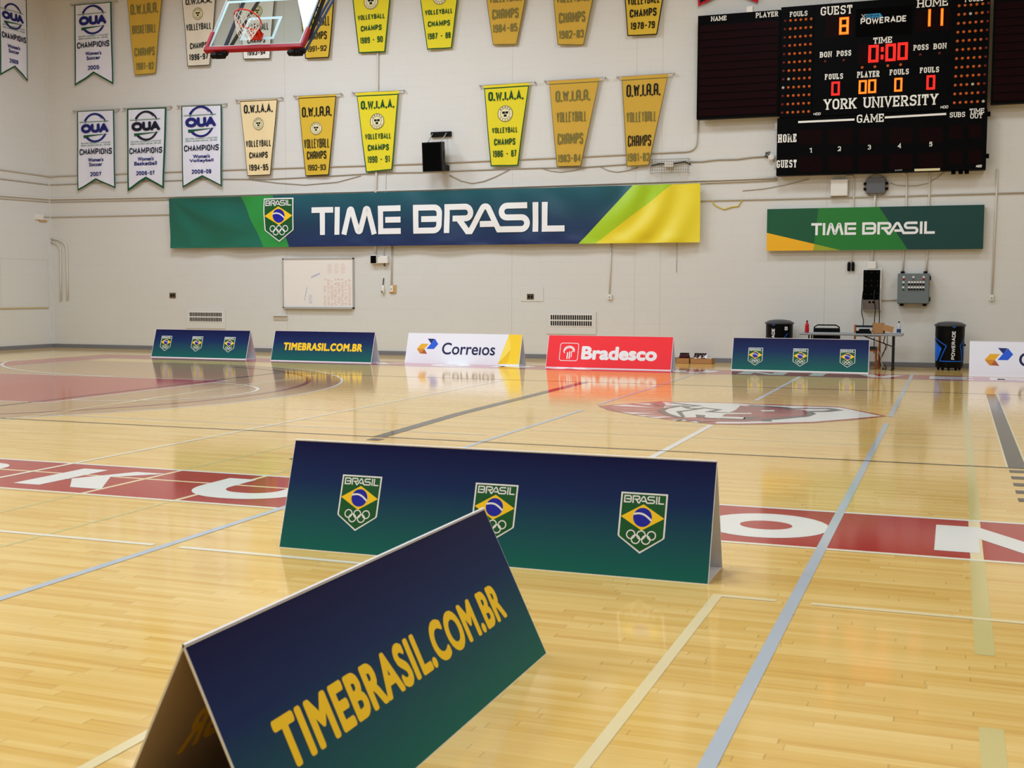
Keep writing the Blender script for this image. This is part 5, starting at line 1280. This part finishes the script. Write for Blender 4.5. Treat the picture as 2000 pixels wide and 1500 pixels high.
# bottles
def bottle(label, x, y, z, h, r, mat, cap, label_mat=None, group=None):
    b = thing('drink_bottle', label, 'bottle', (x, y, z), 0, group)
    m_ = MB(); m_.lathe([(r*.9, 0), (r, .01), (r, h*.3), (r*.92, h*.42), (r, h*.58), (r*.85, h*.7), (r*.42, h*.84), (r*.4, h*.92)], mat, (0, 0, 0), 16); m_.build('body', b, smooth=True)
    m_ = MB(); m_.lathe([(r*.46, h*.9), (r*.46, h)], cap, (0, 0, 0), 14); m_.build('cap', b)
    if label_mat: m_ = MB(); m_.lathe([(r*1.02, h*.12), (r*1.02, h*.4)], label_mat, (0, 0, 0), 16); m_.build('wrapper', b)
    return b
bottle('red drink bottle with black cap near the left end of the folding table', on_table(1576), TY+.2, TZ, .27, .045, 'drink_red', 'black_plastic', 'drink_red')
bottle('clear water bottle with dark blue label at the right end of the folding table', on_table(1755.5), TY+.2, TZ, .27, .043, 'bottle_clear', 'black_plastic', 'bottle_label')
# black console
c_ = thing('console', 'flat black electronic console on the folding table, left of the cardboard box', 'console', (on_table(1687), TY+.2, TZ))
m_ = MB(); m_.box(-.16, .16, -.1, .15, 0, .06, 'black_plastic'); m_.build('base', c_, bevel=.008)
m_ = MB(); m_.box(-.1, .12, -.03, .13, .06, .1, 'black_plastic'); m_.build('keypad', c_, bevel=.006)
m_ = MB(); m_.box(-.15, -.11, -.09, -.02, .06, .075, 'alu'); m_.build('switch', c_)
# cardboard box with a flap
b_ = thing('cardboard_box', 'open brown cardboard box on the folding table, right of the black console', 'box', (on_table(1714.5), TY+.2, TZ))
m_ = MB(); t = .006; bw, bd, bh = .23, .3, .225
for x0, x1, y0, y1 in ((-bw/2, bw/2, 0, t), (-bw/2, bw/2, bd-t, bd), (-bw/2, -bw/2+t, 0, bd), (bw/2-t, bw/2, 0, bd)): m_.box(x0, x1, y0, y1, 0, bh, 'cardboard')
m_.box(-bw/2, bw/2, 0, bd, 0, t, 'cardboard'); m_.build('body', b_)
m_ = MB(); M_ = Matrix.Translation((bw/2, 0, bh-.02)) @ Matrix.Rotation(math.radians(14), 4, 'Y') @ Matrix.Rotation(math.radians(-18), 4, 'Z'); m_.box(0, .24, 0, t, -.13, 0, 'cardboard', M_); m_.build('flap', b_)
m_ = MB(); m_.box(bw/2, bw/2+.02, .1, bd, .0, bh*.8, 'cardboard_dark'); m_.build('inner_flap', b_)
# cables from the cabinet to the table
def free_cable(name, label, pts, r, mat):
    o_ = Vector(pts[-1]); mb = MB(); P3 = [Vector(p) for p in pts]; out = []
    for i in range(len(P3)-1):
        a = P3[max(0, i-1)]; b = P3[i]; c = P3[i+1]; d = P3[min(len(P3)-1, i+2)]
        for k in range(5):
            t = k/5; out.append(.5*((2*b)+(c-a)*t+(2*a-5*b+4*c-d)*t*t+(3*b-a-3*c+d)*t**3))
    out.append(P3[-1]); mb.tube([p-o_ for p in out], r, mat, 6)
    return tag(mb.build(name, loc=o_, smooth=True), label, 'cable')
cw = lambda px, py, Y: tuple(W(px, py, Y))
free_cable('cable', 'black cable from the narrow cabinet down to the console, left of three', [cw(1686, 568, RY-.03), cw(1684, 585, RY-.04), cw(1683, 610, RY-.05), cw(1686, 624, RY-.1), cw(1686, 637, TY+.4)], .011, 'cable_black')
free_cable('cable', 'black cable from the narrow cabinet down behind the cardboard box, middle of three', [cw(1709, 566, RY-.03), cw(1707, 580, RY-.05), cw(1709.5, 604, RY-.05), cw(1708, 627, RY-.06), cw(1707, 690, WALL_Y-.25)], .011, 'cable_black')
free_cable('cable', 'black cable from the narrow cabinet down behind the cardboard box, right of three', [cw(1718, 563, RY-.03), cw(1717, 585, RY-.04), cw(1717.5, 610, RY-.05), cw(1717, 690, WALL_Y-.25)], .011, 'cable_black')
free_cable('cable', 'grey cable trailing over the front edge of the folding table', [cw(1700, 642, TY+.15), (W(1704, 650, TY-.02).x, TY-.02, TZ+.01), cw(1710, 664, TY-.02), cw(1712, 676, TY+.1), cw(1721, 700, TY+.2), (W(1722, 722, TY+.25).x, TY+.25, .012)], .009, 'cable_grey')
free_cable('cable', 'tangled black cable hanging from the table edge to the floor, beside the right leg', [cw(1729, 655, TY+.7), cw(1726, 668, TY+.7), cw(1730, 676, TY+.65), cw(1724, 694, TY+.6), cw(1718, 705, TY+.55), (W(1722, 722, TY+.3).x, TY+.5, .02), (W(1730, 722, TY+.3).x, TY+.4, .02), (W(1726, 715, TY+.3).x, TY+.4, .12)], .01, 'cable_black')
free_cable('cable', 'tangled grey cable looping to the floor, nearest the right table leg', [cw(1733, 655, TY+.72), cw(1732, 678, TY+.7), cw(1724, 690, TY+.6), cw(1721, 704, TY+.5), (W(1728, 722, TY+.3).x, TY+.45, .02), (W(1737, 722, TY+.3).x, TY+.35, .015), (W(1742, 722, TY+.3).x, TY+.5, .015), (W(1724, 722, TY+.3).x, TY+.6, .02), (W(1721, 712, TY+.3).x, TY+.55, .1)], .01, 'cable_grey')

# coolers
def cooler(label, px, Y, lab2=True):
    x = W(px, 680, Y).x; R = .305; zt = 1.03
    r = thing('drink_cooler', label, 'cooler', (x, Y, 0), 0 if lab2 else -.59)
    m_ = MB(); m_.lathe([(R*.93, .07), (R*.95, .16), (R*.985, .5), (R*1.0, .96)], 'cooler_black', (0, 0, 0), 40)
    P = Print2D()
    # body decals in (arc length, height)
    P.poly([(.015, .97), (.155, .97), (.085, .915)], 'cooler_blue', 1)
    t = Print2D(); t.sfont('POWERADE', 0, 0, .62, .075, 'print_white', 1, th=.2)
    for vs, fs, mt_, l in t.items: P.items.append(([(.118-y, .24+x) for x, y in vs], fs, mt_, l))
    P.stroke([(-.47, .82), (-.4, .72), (-.09, .55), (-.067, .53), (-.09, .48), (-.216, .2), (.32, .2), (.26, .48), (.235, .53), (.27, .57), (.42, .75)], .018, 'cooler_blue', 1)
    P.poly([(-.44, .70), (-.36, .62), (-.19, .50), (-.17, .47), (-.24, .3), (-.30, .2), (-.44, .2)], 'cooler_blue', 1)
    P.poly([(.46, .62), (.35, .52), (.36, .4), (.40, .22), (.46, .2)], 'cooler_blue', 1)
    if not lab2: P.rect(.34, .82, .41, .9, 'print_white', 1); P.stroke([(.365, .84), (.365, .87), (.385, .87), (.385, .88)], .01, 'cooler_black', 2)
    def cyl(u, v, l):
        rr = R*(.95+.05*min(1, max(0, (v-.16)/.8)))+.004*l+.003; a = u/R; return (rr*math.sin(a), -rr*math.cos(a), v)
    m_.put_print(fine(P, .06, 4), cyl)
    m_.build('body', r)
    m_ = MB(); m_.lathe([(R*1.07, .955), (R*1.08, .985), (R*1.0, 1.0), (R*.8, 1.035), (R*.4, 1.055), (.01, 1.06)], 'cooler_lid', (0, 0, 0), 36); m_.build('lid', r, smooth=True)
    m_ = MB(); m_.lathe([(R*.9, .055), (R*.94, .08)], 'black_plastic', (0, 0, 0), 30); bs_ = m_.build('base', r)
    for k in range(5):
        a = 2*math.pi*k/5+.35; m_ = MB(); m_.lathe([(.032, -.014), (.032, .014)], 'black_matte', (R*.75*math.cos(a), R*.75*math.sin(a), .032), 12, Matrix.Rotation(math.pi/2, 4, 'X')); m_.build('caster', bs_)
    m_ = MB(); m_.box(R*.98, R*1.08, -.02, .02, .52, .57, 'black_matte'); m_.build('latch', r)
    return r
cooler('black drink cooler with blue lines standing right of the folding table', 1854.5, 27.95)
cooler('black drink cooler half hidden behind the shield board, left of the folding table', 1521.5, 28.1, False)

# trays of bottles on the floor
def tray(label, x0, x1, y0, bottles, glabel, group):
    r = thing('cardboard_tray', label, 'box', ((x0+x1)/2, y0, 0)); w = x1-x0; d = .3; hh = .12; t = .006
    m_ = MB()
    for a, b, c, e in ((-w/2, w/2, 0, t), (-w/2, w/2, d-t, d), (-w/2, -w/2+t, 0, d), (w/2-t, w/2, 0, d)): m_.box(a, b, c, e, 0, hh, 'cardboard')
    m_.build('walls', r); m_ = MB(); m_.box(-w/2, w/2, 0, d, .0, .005, 'cardboard_dark'); m_.build('bottom', r)
    n = bottles; first = None
    for i in range(n):
        for j in range(2):
            x = x0+.07+(i+.5)*((w-.1)*(.95 if group[0] == 'l' else .68)/n); y = y0+.085+j*.13
            if first is None: first = bottle(glabel, x, y, .006, .235, .033, 'drink_dark', 'black_plastic', 'drink_red', group)
            else: copy_thing(first, (x, y, .006), glabel)
ty = 28.02
ax, bx_, cx_ = W(1320, 700, ty).x, W(1347, 700, ty).x, W(1391, 700, ty).x
tray('brown cardboard tray of bottles on the floor, left tray beside the red board', ax, bx_-.01, ty, 5, 'dark red bottle standing in the left cardboard tray', 'left tray bottles')
tray('brown cardboard tray of bottles on the floor, right tray with crumpled plastic', bx_+.01, cx_, ty, 5, 'dark red bottle standing in the right cardboard tray', 'right tray bottles')
m_ = MB(); rnd = random.Random(5); nx, ny = 9, 6
vs = [(.42*i/(nx-1), .26*j/(ny-1), .06+rnd.uniform(0, .09)*(1 if 0 < i < nx-1 and 0 < j < ny-1 else .3)) for i in range(nx) for j in range(ny)]
m_.add(vs, [(i*ny+j, (i+1)*ny+j, (i+1)*ny+j+1, i*ny+j+1) for i in range(nx-1) for j in range(ny-1)], 'wrap_clear')
o = m_.build('plastic_wrap', loc=(cx_-.45, ty+.02, .055)); tag(o, 'crumpled clear plastic wrap at the right end of the right tray', 'plastic wrap')
